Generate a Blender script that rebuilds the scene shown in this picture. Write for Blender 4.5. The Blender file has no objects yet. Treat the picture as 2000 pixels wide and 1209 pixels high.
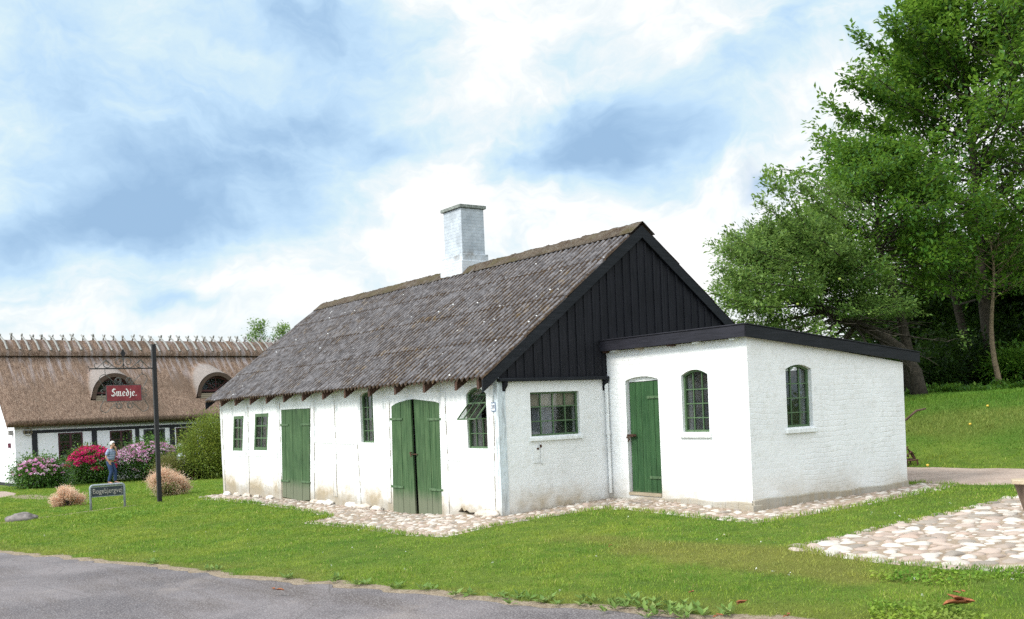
import bpy, math, random
import numpy as np
from mathutils import Vector, Matrix
from mathutils.geometry import tessellate_polygon
R = math.radians
scene = bpy.context.scene
COL = scene.collection
rng = np.random.default_rng(7)
random.seed(7)

# ------------------------------------------------------------------ camera frame (fitted to the photograph)
F = 1994.45; ROLL = .0401; SH = 190.77; YAW = .9664
CAM = np.array([12.9466, -8.6908, 1.65])
fw = np.array([-math.sin(YAW), math.cos(YAW), 0.]); rt = np.array([math.cos(YAW), math.sin(YAW), 0.]); up = np.array([0, 0, 1.])
r3 = rt*math.cos(ROLL)-up*math.sin(ROLL); u3 = up*math.cos(ROLL)+rt*math.sin(ROLL)
def ray(u, v): return fw+r3*(u-1000)/F+u3*(604.5+SH-v)/F
def at(u, v, Z): return CAM+ray(u, v)*Z

# ------------------------------------------------------------------ object helpers
def tag(o, label=None, cat=None, group=None, kind=None):
    if label: o['label'] = label
    if cat: o['category'] = cat
    if group: o['group'] = group
    if kind: o['kind'] = kind
    return o
def empty(name, loc=(0, 0, 0), rz=0.):
    o = bpy.data.objects.new(name, None); COL.objects.link(o)
    o.location = loc; o.rotation_euler = (0, 0, rz); o.empty_display_size = .2
    return o
def link(name, me, parent=None):
    o = bpy.data.objects.new(name, me); COL.objects.link(o)
    if parent is not None: o.parent = parent
    return o
def copy_tree(o, parent=None):
    c = o.copy(); COL.objects.link(c); c.parent = parent
    for ch in list(o.children): copy_tree(ch, c)
    return c
class MB:
    def __init__(s): s.v = []; s.f = []; s.m = []; s.mi = 0
    def add(s, vs, fs):
        b = len(s.v); s.v += [tuple(map(float, p)) for p in vs]
        for f in fs: s.f.append([b+i for i in f]); s.m.append(s.mi)
        return b
    def box(s, x0, x1, y0, y1, z0, z1):
        x0, x1 = min(x0, x1), max(x0, x1); y0, y1 = min(y0, y1), max(y0, y1); z0, z1 = min(z0, z1), max(z0, z1)
        s.add([(x0,y0,z0),(x1,y0,z0),(x1,y1,z0),(x0,y1,z0),(x0,y0,z1),(x1,y0,z1),(x1,y1,z1),(x0,y1,z1)],
              [(0,3,2,1),(4,5,6,7),(0,1,5,4),(1,2,6,5),(2,3,7,6),(3,0,4,7)]); return s
    def hexa(s, p):   # 8 corner points, bottom ring then top ring
        s.add(p, [(0,3,2,1),(4,5,6,7),(0,1,5,4),(1,2,6,5),(2,3,7,6),(3,0,4,7)]); return s
    def prism(s, poly, vec):   # poly: list of 3D pts (planar), extruded by vec
        n = len(poly); vec = np.array(vec, float); a = [np.array(p, float) for p in poly]; b = [p+vec for p in a]
        nn = np.zeros(3)
        for i in range(n): nn += np.cross(a[i]-a[0], a[(i+1) % n]-a[0])
        if nn@vec > 0: a = a[::-1]; b = b[::-1]
        s.add(a+b, [list(range(n)), list(range(2*n-1, n-1, -1))]+[((i+1) % n, i, n+i, n+(i+1) % n) for i in range(n)]); return s
    def beam(s, p, q, w, h, upv=(0, 0, 1)):
        p = np.array(p, float); q = np.array(q, float); d = q-p; d /= np.linalg.norm(d)
        u = np.array(upv, float); sd = np.cross(d, u); sd /= np.linalg.norm(sd); u = np.cross(sd, d)
        a = sd*w/2; b = u*h/2
        s.hexa([p-a-b, p+a-b, q+a-b, q-a-b, p-a+b, p+a+b, q+a+b, q-a+b]); return s
    def tube(s, pts, r, n=6, caps=True):
        pts = [np.array(p, float) for p in pts]; k = len(pts)
        if not hasattr(r, '__len__'): r = [r]*k
        t = [pts[min(i+1, k-1)]-pts[max(i-1, 0)] for i in range(k)]
        t = [x/(np.linalg.norm(x)+1e-9) for x in t]
        ref = np.array([0, 0, 1.]) if abs(t[0][2]) < .9 else np.array([1., 0, 0])
        a = np.cross(t[0], ref); a /= np.linalg.norm(a); vs = []
        for i in range(k):
            a = a-t[i]*(a@t[i]); a /= np.linalg.norm(a)+1e-9; b = np.cross(t[i], a)
            for j in range(n):
                th = 2*math.pi*j/n; vs.append(pts[i]+(a*math.cos(th)+b*math.sin(th))*r[i])
        fs = [(i*n+j, i*n+(j+1) % n, (i+1)*n+(j+1) % n, (i+1)*n+j) for i in range(k-1) for j in range(n)]
        if caps: fs += [list(range(n-1, -1, -1)), [(k-1)*n+j for j in range(n)]]
        s.add(vs, fs); return s
    def lathe(s, c, prof, n=16):
        c = np.array(c, float); vs = []
        for r, z in prof:
            for j in range(n): vs.append(c+np.array([r*math.cos(2*math.pi*j/n), r*math.sin(2*math.pi*j/n), z]))
        k = len(prof)
        fs = [(i*n+j, i*n+(j+1) % n, (i+1)*n+(j+1) % n, (i+1)*n+j) for i in range(k-1) for j in range(n)]
        fs += [list(range(n-1, -1, -1)), [(k-1)*n+j for j in range(n)]]
        s.add(vs, fs); return s
    def build(s, name, mat, parent=None, smooth=False, bevel=0):
        me = bpy.data.meshes.new(name); me.from_pydata(s.v, [], s.f)
        for m in (mat if isinstance(mat, (list, tuple)) else [mat]): me.materials.append(m)
        me.polygons.foreach_set('material_index', s.m)
        if smooth: me.polygons.foreach_set('use_smooth', [True]*len(s.f))
        me.update(); o = link(name, me, parent)
        if bevel:
            b = o.modifiers.new('bevel', 'BEVEL'); b.width = bevel; b.segments = 2; b.limit_method = 'ANGLE'; b.angle_limit = R(40)
        return o
def np_mesh(name, V, Fq, mat, parent=None, attrs=None, smooth=False):
    """V (n,3), Fq (m,k) faces all of k corners"""
    me = bpy.data.meshes.new(name); n = len(V); m, k = Fq.shape
    me.vertices.add(n); me.vertices.foreach_set('co', np.ascontiguousarray(V, dtype=np.float32).ravel())
    me.loops.add(m*k); me.loops.foreach_set('vertex_index', np.ascontiguousarray(Fq, dtype=np.int32).ravel())
    me.polygons.add(m); me.polygons.foreach_set('loop_start', np.arange(0, m*k, k, dtype=np.int32))
    me.polygons.foreach_set('loop_total', np.full(m, k, dtype=np.int32))
    if smooth: me.polygons.foreach_set('use_smooth', np.ones(m, dtype=bool))
    for mm in (mat if isinstance(mat, (list, tuple)) else [mat]): me.materials.append(mm)
    for an, arr in (attrs or {}).items():
        a = me.attributes.new(an, 'FLOAT', 'POINT'); a.data.foreach_set('value', np.ascontiguousarray(arr, dtype=np.float32))
    me.update(calc_edges=True); return link(name, me, parent)

# cheap value noise on arrays
_P = rng.random((64, 64))
def vn(x, y, s=1., seed=0):
    x = np.asarray(x)*s+seed*7.31+1000; y = np.asarray(y)*s+seed*3.77+1000
    xi = np.floor(x).astype(int); yi = np.floor(y).astype(int); fx = x-xi; fy = y-yi
    fx = fx*fx*(3-2*fx); fy = fy*fy*(3-2*fy)
    g = lambda i, j: _P[i % 64, j % 64]
    return (g(xi, yi)*(1-fx)+g(xi+1, yi)*fx)*(1-fy)+(g(xi, yi+1)*(1-fx)+g(xi+1, yi+1)*fx)*fy
def fbm(x, y, s=1., seed=0): return (vn(x, y, s, seed)+.5*vn(x, y, 2.1*s, seed+1)+.25*vn(x, y, 4.3*s, seed+2))/1.75
def sst(x, a, b): t = np.clip((x-a)/(b-a), 0, 1); return t*t*(3-2*t)
def inpoly(x, y, poly):
    x = np.asarray(x, float); y = np.asarray(y, float); c = np.zeros(x.shape, bool); n = len(poly)
    for i in range(n):
        x1, y1 = poly[i]; x2, y2 = poly[(i+1) % n]
        if y1 == y2: continue
        c ^= ((y1 > y) != (y2 > y)) & (x < (x2-x1)*(y-y1)/(y2-y1)+x1)
    return c
def polydist(x, y, poly):
    x = np.asarray(x, float); y = np.asarray(y, float); d = np.full(x.shape, 1e9); n = len(poly)
    for i in range(n):
        ax, ay = poly[i]; bx, by = poly[(i+1) % n]; dx, dy = bx-ax, by-ay
        t = np.clip(((x-ax)*dx+(y-ay)*dy)/(dx*dx+dy*dy+1e-9), 0, 1)
        d = np.minimum(d, np.hypot(x-ax-t*dx, y-ay-t*dy))
    return d

# ------------------------------------------------------------------ node material helper
class NT:
    def __init__(s, name, world=False):
        if world: s.m = bpy.data.worlds.new(name)
        else: s.m = bpy.data.materials.new(name)
        s.m.use_nodes = True; s.t = s.m.node_tree; s.t.nodes.clear(); s.L = s.t.links
        s.out = s.n('ShaderNodeOutputWorld' if world else 'ShaderNodeOutputMaterial')
    def n(s, ty, **k):
        x = s.t.nodes.new(ty)
        for a, b in k.items(): setattr(x, a, b)
        return x
    def set(s, sock, v):
        if isinstance(v, bpy.types.NodeSocket): s.L.new(v, sock)
        elif isinstance(v, (tuple, list)):
            if sock.type == 'RGBA' and len(v) == 3: v = (*v, 1)
            sock.default_value = v
        else: sock.default_value = v
    def coord(s, w='Object'): return s.n('ShaderNodeTexCoord').outputs[w]
    def mapv(s, v, scale=(1, 1, 1), loc=(0, 0, 0), rot=(0, 0, 0)):
        x = s.n('ShaderNodeMapping'); s.set(x.inputs[0], v); x.inputs[1].default_value = loc; x.inputs[2].default_value = rot; x.inputs[3].default_value = scale; return x.outputs[0]
    def noise(s, v, scale, detail=3, rough=.55, dist=0, col=False):
        x = s.n('ShaderNodeTexNoise'); s.set(x.inputs['Vector'], v); x.inputs['Scale'].default_value = scale; x.inputs['Detail'].default_value = detail
        x.inputs['Roughness'].default_value = rough; x.inputs['Distortion'].default_value = dist; return x.outputs['Color' if col else 'Fac']
    def voro(s, v, scale, feature='F1', out='Distance'):
        x = s.n('ShaderNodeTexVoronoi', feature=feature); s.set(x.inputs['Vector'], v); x.inputs['Scale'].default_value = scale; return x.outputs[out]
    def ramp(s, f, pts, interp='LINEAR'):
        x = s.n('ShaderNodeValToRGB'); s.set(x.inputs[0], f); e = x.color_ramp.elements; x.color_ramp.interpolation = interp
        while len(e) < len(pts): e.new(.5)
        for i, (p, c) in enumerate(pts):
            e[i].position = p; e[i].color = (c, c, c, 1) if not hasattr(c, '__len__') else (*c, 1)
        return x.outputs[0]
    def mix(s, f, a, b, blend='MIX'):
        x = s.n('ShaderNodeMix', data_type='RGBA', blend_type=blend); s.set(x.inputs[0], f); s.set(x.inputs[6], a); s.set(x.inputs[7], b); return x.outputs[2]
    def math(s, op, a, b=0., c=0., clamp=False):
        x = s.n('ShaderNodeMath', operation=op, use_clamp=clamp); s.set(x.inputs[0], a); s.set(x.inputs[1], b)
        if op in ('MULTIPLY_ADD',): s.set(x.inputs[2], c)
        return x.outputs[0]
    def sep(s, v): x = s.n('ShaderNodeSeparateXYZ'); s.set(x.inputs[0], v); return x.outputs
    def comb(s, a, b, c): x = s.n('ShaderNodeCombineXYZ'); s.set(x.inputs[0], a); s.set(x.inputs[1], b); s.set(x.inputs[2], c); return x.outputs[0]
    def rng(s, v, a, b, c=0., d=1.):
        x = s.n('ShaderNodeMapRange'); s.set(x.inputs[0], v); x.inputs[1].default_value = a; x.inputs[2].default_value = b; x.inputs[3].default_value = c; x.inputs[4].default_value = d; return x.outputs[0]
    def attr(s, name): x = s.n('ShaderNodeAttribute', attribute_name=name); return x.outputs['Fac']
    def bump(s, h, st=.5, dist=.01):
        x = s.n('ShaderNodeBump'); s.set(x.inputs['Height'], h); x.inputs['Strength'].default_value = st; x.inputs['Distance'].default_value = dist; return x.outputs[0]
    def pbr(s, col, rough=.8, norm=None, metal=0., spec=.3, out=True):
        x = s.n('ShaderNodeBsdfPrincipled'); s.set(x.inputs['Base Color'], col); s.set(x.inputs['Roughness'], rough); s.set(x.inputs['Metallic'], metal)
        s.set(x.inputs['Specular IOR Level'], spec)
        if norm is not None: s.set(x.inputs['Normal'], norm)
        if out: s.L.new(x.outputs[0], s.out.inputs[0])
        return x.outputs[0]
def simple(name, col, rough=.7, nscale=20., amt=.25, metal=0., bump=.0, spec=.3):
    t = NT(name); c = t.coord(); f = t.noise(c, nscale, 4)
    cc = t.mix(t.rng(f, .3, .7, 0, 1), tuple(x*(1-amt) for x in col), tuple(min(1, x*(1+amt)) for x in col))
    t.pbr(cc, rough, t.bump(f, bump, .01) if bump else None, metal, spec); return t.m
M = {}
def whitewash(name, dirt=1., brick=.35, tone=(.77, .78, .785), weather=0., gz=.15):
    t = NT(name); c = t.coord(); x, y, z = t.sep(c)
    uv = t.comb(t.math('ADD', x, y), z, 0.); z = t.math('SUBTRACT', z, gz)
    big = t.noise(c, 1.3, 4); mid = t.noise(c, 7, 5, .6); fine = t.noise(c, 45, 4, .6)
    col = t.mix(t.rng(big, .35, .7), tone, tuple(q*.9 for q in tone))
    col = t.mix(t.rng(mid, .55, .72, 0, .42), col, (.56, .55, .51)); col = t.mix(t.rng(t.noise(c, 18, 4, .7), .60, .72, 0, .35), col, (.50, .48, .44))
    # splash dirt close to the ground, broken up by noise
    hgt = t.math('SUBTRACT', t.rng(z, -.25, .55, 1, 0), t.math('MULTIPLY', mid, .55))
    gate = t.noise(c, 1.1, 3)
    dm = t.math('MULTIPLY', t.rng(hgt, .05, .6, 0, .85*dirt), t.rng(gate, .34, .55))
    col = t.mix(dm, col, (.36, .28, .17))
    low = t.rng(t.math('SUBTRACT', t.rng(z, -.3, .12, 1, 0), t.math('MULTIPLY', mid, .7)), 0, .4, 0, .6*dirt)
    col = t.mix(low, col, (.28, .25, .20))
    # faint vertical runs and hairline cracks
    runs = t.noise(t.mapv(c, (9, 9, .7)), 1.5, 3)
    col = t.mix(t.rng(runs, .60, .78, 0, .30), col, (.55, .54, .50))
    cw_ = t.n('ShaderNodeVectorMath', operation='ADD'); t.set(cw_.inputs[0], c); cs_ = t.n('ShaderNodeVectorMath', operation='SCALE'); t.set(cs_.inputs[0], t.noise(c, 2.2, 4, .6, 0, True)); cs_.inputs['Scale'].default_value = .9; t.set(cw_.inputs[1], cs_.outputs[0]); cr = t.voro(t.mapv(cw_.outputs[0], (1, 1, 1.5)), 1.1, 'DISTANCE_TO_EDGE')
    crm = t.math('MULTIPLY', t.rng(cr, .0, .006, 1, 0), t.rng(t.noise(c, 1.1, 2), .52, .6))
    col = t.mix(t.math('MULTIPLY', crm, .35), col, (.22, .2, .18))
    spots = t.math('MULTIPLY', t.rng(fine, .68, .74), t.rng(big, .5, .62))
    col = t.mix(t.math('MULTIPLY', spots, .5), col, (.42, .33, .25))
    if weather:
        w = t.noise(t.mapv(c, (6, 6, 1)), 3, 5, .65)
        col = t.mix(t.rng(w, .48, .62, 0, weather), col, (.33, .35, .36))
    b = t.n('ShaderNodeTexBrick'); s = t.mapv(uv, (1, 1, 1)); wv = t.n('ShaderNodeVectorMath', operation='ADD'); t.set(wv.inputs[0], s)
    wn = t.n('ShaderNodeVectorMath', operation='SCALE'); t.set(wn.inputs[0], t.noise(c, 3, 3, .5, 0, True)); wn.inputs['Scale'].default_value = .11; t.set(wv.inputs[1], wn.outputs[0])
    t.set(b.inputs['Vector'], wv.outputs[0]); b.inputs['Scale'].default_value = 1; b.inputs['Brick Width'].default_value = .26; b.inputs['Row Height'].default_value = .077
    b.inputs['Mortar Size'].default_value = .012; b.inputs['Mortar Smooth'].default_value = .9; b.inputs['Color1'].default_value = (1, 1, 1, 1); b.inputs['Color2'].default_value = (.8, .8, .8, 1); b.inputs['Mortar'].default_value = (0, 0, 0, 1)
    h = t.math('ADD', t.math('MULTIPLY', t.math('MULTIPLY', b.outputs['Color'], t.rng(t.noise(c, .9, 2), .42, .6, .25, 1)), brick), t.math('ADD', t.math('MULTIPLY', mid, 1.4), t.math('MULTIPLY', fine, .12)))
    t.pbr(col, .88, t.bump(h, .65, .018), spec=.2); return t.m
M['wall'] = whitewash('whitewash_long', 1.15, .14)
M['annex'] = whitewash('whitewash_annex', .6, .30, gz=.3)
M['farm_wall'] = whitewash('farmhouse_whitewash', .4, .2, (.78, .79, .82))
M['timber_white'] = whitewash('whitewashed_timber', .9, 0., (.76, .77, .77), .35)
M['post_grey'] = whitewash('weathered_post', .9, 0., (.60, .66, .70), .8)
M['plinth'] = whitewash('plinth_render', 1., .2, (.60, .59, .55), .3, gz=.45)
M['sill'] = whitewash('sill_white', .3, 0., (.78, .80, .80), .3)
def wood(name, c1, c2, rough=.7, scale=1., dirtz=None, axis='z', spec=.3, dark=(.05, .06, .04)):
    t = NT(name); c = t.coord(); sc = {'z': (14, 14, .8), 'x': (.8, 14, 14), 'y': (14, .8, 14)}[axis]
    g = t.noise(t.mapv(c, sc), 2.5*scale, 5, .65, .3); b = t.noise(c, 2.2, 4); f = t.noise(t.mapv(c, sc), 9*scale, 3)
    col = t.mix(t.rng(g, .35, .68), c1, c2); col = t.mix(t.rng(b, .45, .75, 0, .45), col, tuple(x*.6 for x in c1))
    col = t.mix(t.rng(f, .60, .72, 0, .55), col, dark)
    if dirtz:
        z = t.sep(c)[2]; m = t.math('ADD', t.rng(z, dirtz[0], dirtz[1], 1, 0), t.math('MULTIPLY', t.math('SUBTRACT', g, .5), .8))
        col = t.mix(t.rng(m, .25, .8, 0, .75), col, (.16, .165, .115))
    t.pbr(col, rough, t.bump(t.math('ADD', g, t.math('MULTIPLY', f, .5)), .35, .006), spec=spec); return t.m
M['green'] = wood('green_painted_wood', (.022, .064, .020), (.080, .140, .060), .65, dirtz=(.0, .38))
M['green_door2'] = wood('green_painted_wood_dark', (.015, .056, .018), (.044, .110, .040), .6, dirtz=(.1, .3))
M['green_trim'] = wood('green_window_paint', (.05, .11, .045), (.12, .18, .10), .6, 2, dark=(.1, .09, .05))
M['black'] = wood('black_tarred_boards', (.006, .007, .010), (.017, .017, .022), .7, 1, spec=.18, dark=(.006, .006, .007))
M['black_h'] = wood('black_tarred_beam', (.010, .010, .015), (.024, .023, .032), .6, 1, axis='x', spec=.25, dark=(.007, .007, .008))
M['black_y'] = wood('black_tarred_verge', (.006, .008, .011), (.016, .018, .023), .65, 1, axis='y', spec=.2, dark=(.006, .006, .007))
M['brown'] = wood('brown_rafter_wood', (.050, .026, .018), (.095, .050, .034), .8)
M['bare'] = wood('bare_wood', (.30, .25, .17), (.45, .38, .28), .8, axis='x')
M['stick'] = wood('weathered_ridge_wood', (.20, .20, .19), (.38, .38, .36), .85, dark=(.1, .1, .09))
M['iron'] = simple('rusty_iron', (.07, .035, .022), .8, 30, .5, bump=.3)
M['iron_dark'] = simple('blackened_iron', (.018, .018, .02), .5, 30, .3)
M['iron_grey'] = simple('worn_grey_iron', (.10, .10, .095), .45, 30, .5, .3)
M['dark'] = simple('dark_interior', (.02, .02, .02), .95, 5, .3)
def glass(name, tint=(.74, .78, .78), refl=.16):
    t = NT(name); c = t.coord(); tr = t.n('ShaderNodeBsdfTransparent'); tr.inputs[0].default_value = (*tint, 1)
    gl = t.n('ShaderNodeBsdfGlossy'); gl.inputs['Roughness'].default_value = .06; gl.inputs[0].default_value = (.9, .95, 1, 1)
    t.set(gl.inputs['Normal'], t.bump(t.noise(c, 4, 2), .15, .02))
    df = t.n('ShaderNodeBsdfDiffuse'); df.inputs[0].default_value = (.22, .21, .18, 1)
    m1 = t.n('ShaderNodeMixShader'); lw = t.n('ShaderNodeLayerWeight'); lw.inputs[0].default_value = .25
    t.set(m1.inputs[0], t.math('ADD', t.math('MULTIPLY', lw.outputs['Fresnel'], .6), refl*.35)); t.L.new(tr.outputs[0], m1.inputs[1]); t.L.new(gl.outputs[0], m1.inputs[2])
    m2 = t.n('ShaderNodeMixShader'); t.set(m2.inputs[0], t.rng(t.noise(c, 7, 4), .45, .8, .02, .16)); t.L.new(m1.outputs[0], m2.inputs[1]); t.L.new(df.outputs[0], m2.inputs[2])
    t.L.new(m2.outputs[0], t.out.inputs[0]); return t.m
M['glass'] = glass('old_dusty_glass')
M['cloth'] = wood('beige_curtain', (.38, .31, .23), (.56, .47, .36), .9, dark=(.3, .2, .14))
M['curtain_grey'] = simple('grey_hanging_cloth', (.22, .22, .26), .9, 8, .2)

# ------------------------------------------------------------------ terrain
ctrl = np.array([(0,0,0),(-.6,-.1,-.03),(-2.7,0,-.14),(-5,0,-.15),(-8,0,-.18),(-12.75,0,-.27),(-12.75,4,-.2),(-12.75,8,-.15),(0,2.16,.10),(1.2,2.1,.12),(3.07,2.16,.06),(3.07,5.75,.13),(0,6,.16),(-6,6.5,.0),
 (-5.3,-6.2,-.35),(-1.6,-5.1,-.3),(1.3,-4.4,-.25),(5.2,-3.4,-.15),(7.1,-2.7,-.1),(12.9,-8.7,-.02),(10,1,.06),(5.76,-.08,.05),(5.1,5.5,.12),(8.1,0,.05),(6.7,3,.08),
 (-13.73,-1.33,-.42),(-12.9,-3.17,-.43),(-16.2,-3.1,-.5),(-16.8,-.34,-.48),(-11.8,-4.9,-.42),(-22,-1,-.62),(-27,0,-.76),(-32,1.7,-.85),(-34.4,-1.5,-.85),(-30,5,-.85),(-35,10,-.85),(-27,9,-.75),(-20,5,-.5),(-27,-6,-.72),(-35,-8,-.87),
 (-45,0,-.95),(-45,20,-.9),(-45,-25,-1.),(-10,-10,-.4),(0,-14,-.25),(20,-14,0),(20,0,.1),(20,12,.3),(0,12,.3),(-10,12,.1),(-20,15,-.4),(-20,-20,-.6),(20,-30,0),(0,-30,-.3),(0,30,.3),(20,30,.3),(-30,35,-.6)], float)
_d = np.hypot(ctrl[:, None, 0]-ctrl[None, :, 0], ctrl[:, None, 1]-ctrl[None, :, 1])
_w = np.linalg.solve(_d+np.eye(len(ctrl))*-.02, ctrl[:, 2]-ctrl[:, 2].mean())
ROAD = [(-60,-21.5),(-30,-13.1),(-20,-10.3),(-12,-8.05),(-5.33,-6.2),(-1.63,-5.13),(1.27,-4.39),(5.22,-3.44),(7.09,-2.83),(9.5,-2.0),(13,-.6),(22,3.5),(60,22)]
_rx = np.array([p[0] for p in ROAD]); _ry = np.array([p[1] for p in ROAD])
def road_s(x, y):   # + on the grass side, metres
    return (y-np.interp(x, _rx, _ry))*.96+.16*(vn(x, y*0, 1.6, 3)-.5)+.14*(vn(x, y*0, 5, 4)-.5)
def hbase(x, y):
    x = np.asarray(x, float); y = np.asarray(y, float)
    xc = np.clip(x, -60, 30); yc = np.clip(y, -40, 45); z = np.zeros(x.shape)
    for (px, py, pz), w in zip(ctrl, _w): z = z+w*np.hypot(xc-px, yc-py)
    return z+ctrl[:, 2].mean()
def bank(x, y):
    x = np.asarray(x, float); y = np.asarray(y, float)
    foot = 8.75+.06*(x-2)+.25*(vn(x, y, .5, 9)-.5)
    t = np.clip((y-foot)/6.6, 0, 1); pr = t*(2-t)*.55+.45*t*t*(3-2*t)
    return 1.25*pr*sst(x, -20, -9)
def H(x, y): return hbase(x, y)+bank(x, y)
def Hs(x, y): return float(H(np.array([x]), np.array([y]))[0])

PAVE = [(5.70,-.12),(5.62,.6),(5.45,2.1),(5.32,3.6),(5.1,5.4),(7.,6.6),(10,6.4),(11.5,3),(9.6,.35),(8.1,-.10),(7.,-.28),(6.2,-.28)]
APRON = [(-13.35,.0),(-13.3,-.75),(-10,-.72),(-7.4,-.75),(-5.2,-.82),(-4.0,-.98),(-3.75,-1.62),(-2.2,-1.55),(.1,-1.68),(.75,-1.5),(.72,-.35),(.85,.5),(1.0,1.2),(1.7,1.28),(3.0,1.28),(3.95,1.25),(4.0,2.6),(3.85,4.5),(3.6,6.2),(3.0,6.35),(2.9,5.0),(2.9,2.3),(-.1,2.3),(-.1,.1),(-13.3,.1)]
GRAVEL = [(-3,6.6),(3.0,6.3),(3.9,6.3),(4.6,6.6),(6,6.7),(9,7.2),(14,8),(14,10.2),(9,9.4),(6,9.1),(3.36,8.85),(1.3,8.55),(-3,8.3)]
DRIVE = [(-36,-3.4),(-33.6,-2.8),(-31.5,-2.55),(-28.5,-2.35),(-26.2,-2.75),(-25.0,-3.5),(-24.6,-6),(-28,-12),(-40,-12),(-40,-4)]
HOUSE = [(-12.75,0),(0,0),(0,2.16),(3.07,2.16),(3.07,5.75),(0,5.98),(-12.75,5.98)]

ax = np.unique(np.concatenate([np.linspace(-400, -45, 24), np.linspace(-45, -18, 70), np.linspace(-18, 12, 251), np.linspace(12, 30, 24), np.linspace(30, 300, 16)]))
ay = np.unique(np.concatenate([np.linspace(-300, -30, 14), np.linspace(-30, -9, 30), np.linspace(-9, 10, 161), np.linspace(10, 30, 60), np.linspace(30, 500, 24)]))
gx, gy = np.meshgrid(ax, ay); gz = H(gx, gy)+.025*(fbm(gx, gy, 1.4, 5)-.5)*sst(-road_s(gx, gy), 0, -.4)
gs = road_s(gx, gy)
gz = gz-.05*sst(-gs, -.03, .12)
for P_, dz in ((PAVE, .055), (APRON, .05), (GRAVEL, .035), (DRIVE, .03)):
    ins = inpoly(gx, gy, P_); gz = gz-np.where(ins, dz*sst(polydist(gx, gy, P_), 0, .10), 0)
soil = np.clip(1-sst(gs+.10*(vn(gx, gy, 4, 6)-.5), .03, .22), 0, 1)
for P_ in (PAVE, APRON):
    soil = np.maximum(soil, np.where(inpoly(gx, gy, P_), 1, 1-sst(polydist(gx, gy, P_), .0, .08)))
soil = np.maximum(soil, .8*(1-sst(np.abs(gx+11.7+.53*(gy+5.3)+(vn(gx, gy, .8, 2)-.5)*.4), .05, .30))*sst(gy, -7, -6)*sst(-gy, 1.2, 2.2))
soil = np.maximum(soil, .62*(1-sst(np.hypot((gx+23.8)/3.0, (gy+2.7)/.8)+(vn(gx, gy, 1.2, 8)-.5)*.5, .6, 1.1)))
dry = 1-sst(np.hypot((gx-5.4)/2.6, (gy+.75)/.55)+(vn(gx, gy, 2, 12)-.5)*.8, .5, 1.2)
dry = np.maximum(dry, .8*(1-sst(np.hypot((gx-.5)/3.2, (gy-11.3)/1.3)+(vn(gx, gy, 1, 13)-.5)*.8, .4, 1.1)))
dry = np.maximum(dry, .6*(1-sst(gs, .2, .9))*(vn(gx, gy, 1.3, 14) > .35))
ny, nx = gx.shape; ii = np.arange(nx*ny).reshape(ny, nx)
quads = np.stack([ii[:-1, :-1], ii[:-1, 1:], ii[1:, 1:], ii[1:, :-1]], -1).reshape(-1, 4)
def ground_mat():
    t = NT('turf'); c = t.coord(); a = t.noise(c, .55, 4); b = t.noise(c, 3.5, 5, .65); f = t.noise(c, 60, 4, .7)
    col = t.mix(t.rng(a, .35, .65), (.09, .15, .02), (.17, .22, .035)); col = t.mix(t.rng(b, .4, .7, 0, .7), col, (.05, .10, .016))
    col = t.mix(t.math('MULTIPLY', t.attr('dry'), .6), col, (.15, .135, .035))
    col = t.mix(t.rng(f, .45, .7, 0, .6), col, (.06, .055, .02))
    col = t.mix(t.rng(t.sep(c)[1], 9.2, 10.5, 0, .55), col, (.05, .11, .014))  # tree shade on the bank, put into the turf colour
    sc = t.mix(t.rng(t.noise(c, 30, 5, .7), .35, .65), (.17, .13, .09), (.34, .28, .21))
    col = t.mix(t.rng(t.math('ADD', t.attr('soil'), t.math('MULTIPLY', t.math('SUBTRACT', b, .5), .8)), .35, .6), col, sc)
    t.pbr(col, .95, t.bump(t.math('ADD', f, b), .8, .03), spec=.1); return t.m
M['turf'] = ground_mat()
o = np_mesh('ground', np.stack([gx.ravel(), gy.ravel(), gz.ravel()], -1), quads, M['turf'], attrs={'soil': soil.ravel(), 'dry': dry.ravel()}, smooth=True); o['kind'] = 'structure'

# road
def road_mat():
    t = NT('asphalt'); c = t.coord(); a = t.noise(c, .5, 4, .6, .5); st = t.noise(t.mapv(c, (.35, 1.6, 1), rot=(0, 0, -R(15))), 1.2, 4, .6); f = t.noise(c, 60, 4, .8); v = t.voro(c, 48)
    col = t.mix(t.rng(a, .38, .62), (.080, .068, .073), (.175, .152, .156)); col = t.mix(t.rng(st, .5, .66, 0, .75), col, (.085, .068, .062))
    dst = t.noise(c, .8, 5, .6)
    col = t.mix(t.rng(dst, .58, .72, 0, .6), col, (.25, .21, .19)); col = t.mix(t.rng(v, .15, .5, .7, 0), col, (.33, .31, .31)); col = t.mix(t.rng(f, .35, .6, .5, 0), col, (.045, .04, .04))
    cr = t.math('MULTIPLY', t.rng(t.voro(t.mapv(c, (.5, 1, 1)), .9, 'DISTANCE_TO_EDGE'), 0, .008, 1, 0), t.rng(a, .5, .55))
    col = t.mix(t.math('MULTIPLY', cr, .6), col, (.04, .035, .03))
    t.pbr(col, t.rng(st, .4, .7, .62, .85), t.bump(t.math('ADD', f, v), .5, .008), spec=.35); return t.m
M['asphalt'] = road_mat()
xs = np.concatenate([np.linspace(-60, -14, 60), np.linspace(-13.9, 14, 560), np.linspace(14.5, 60, 40)])
ts = np.concatenate([[0, .02, .05], np.linspace(.15, 6, 40)])
X = []; Y = []
for tt in ts:
    # solve edge y where road_s == 0
    ye = np.interp(xs, _rx, _ry); e = (.16*(vn(xs, 0, 1.6, 3)-.5)+.14*(vn(xs, 0, 5, 4)-.5))/.96
    jag = .05*(vn(xs, 0, 9, 21)-.5)*(tt == 0)
    X.append(xs+tt*.28); Y.append(ye-e-tt*.96+jag)
X = np.array(X); Y = np.array(Y); Z = H(X, Y)-.012-.012*(np.array(ts)[:, None] < .01)
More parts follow.
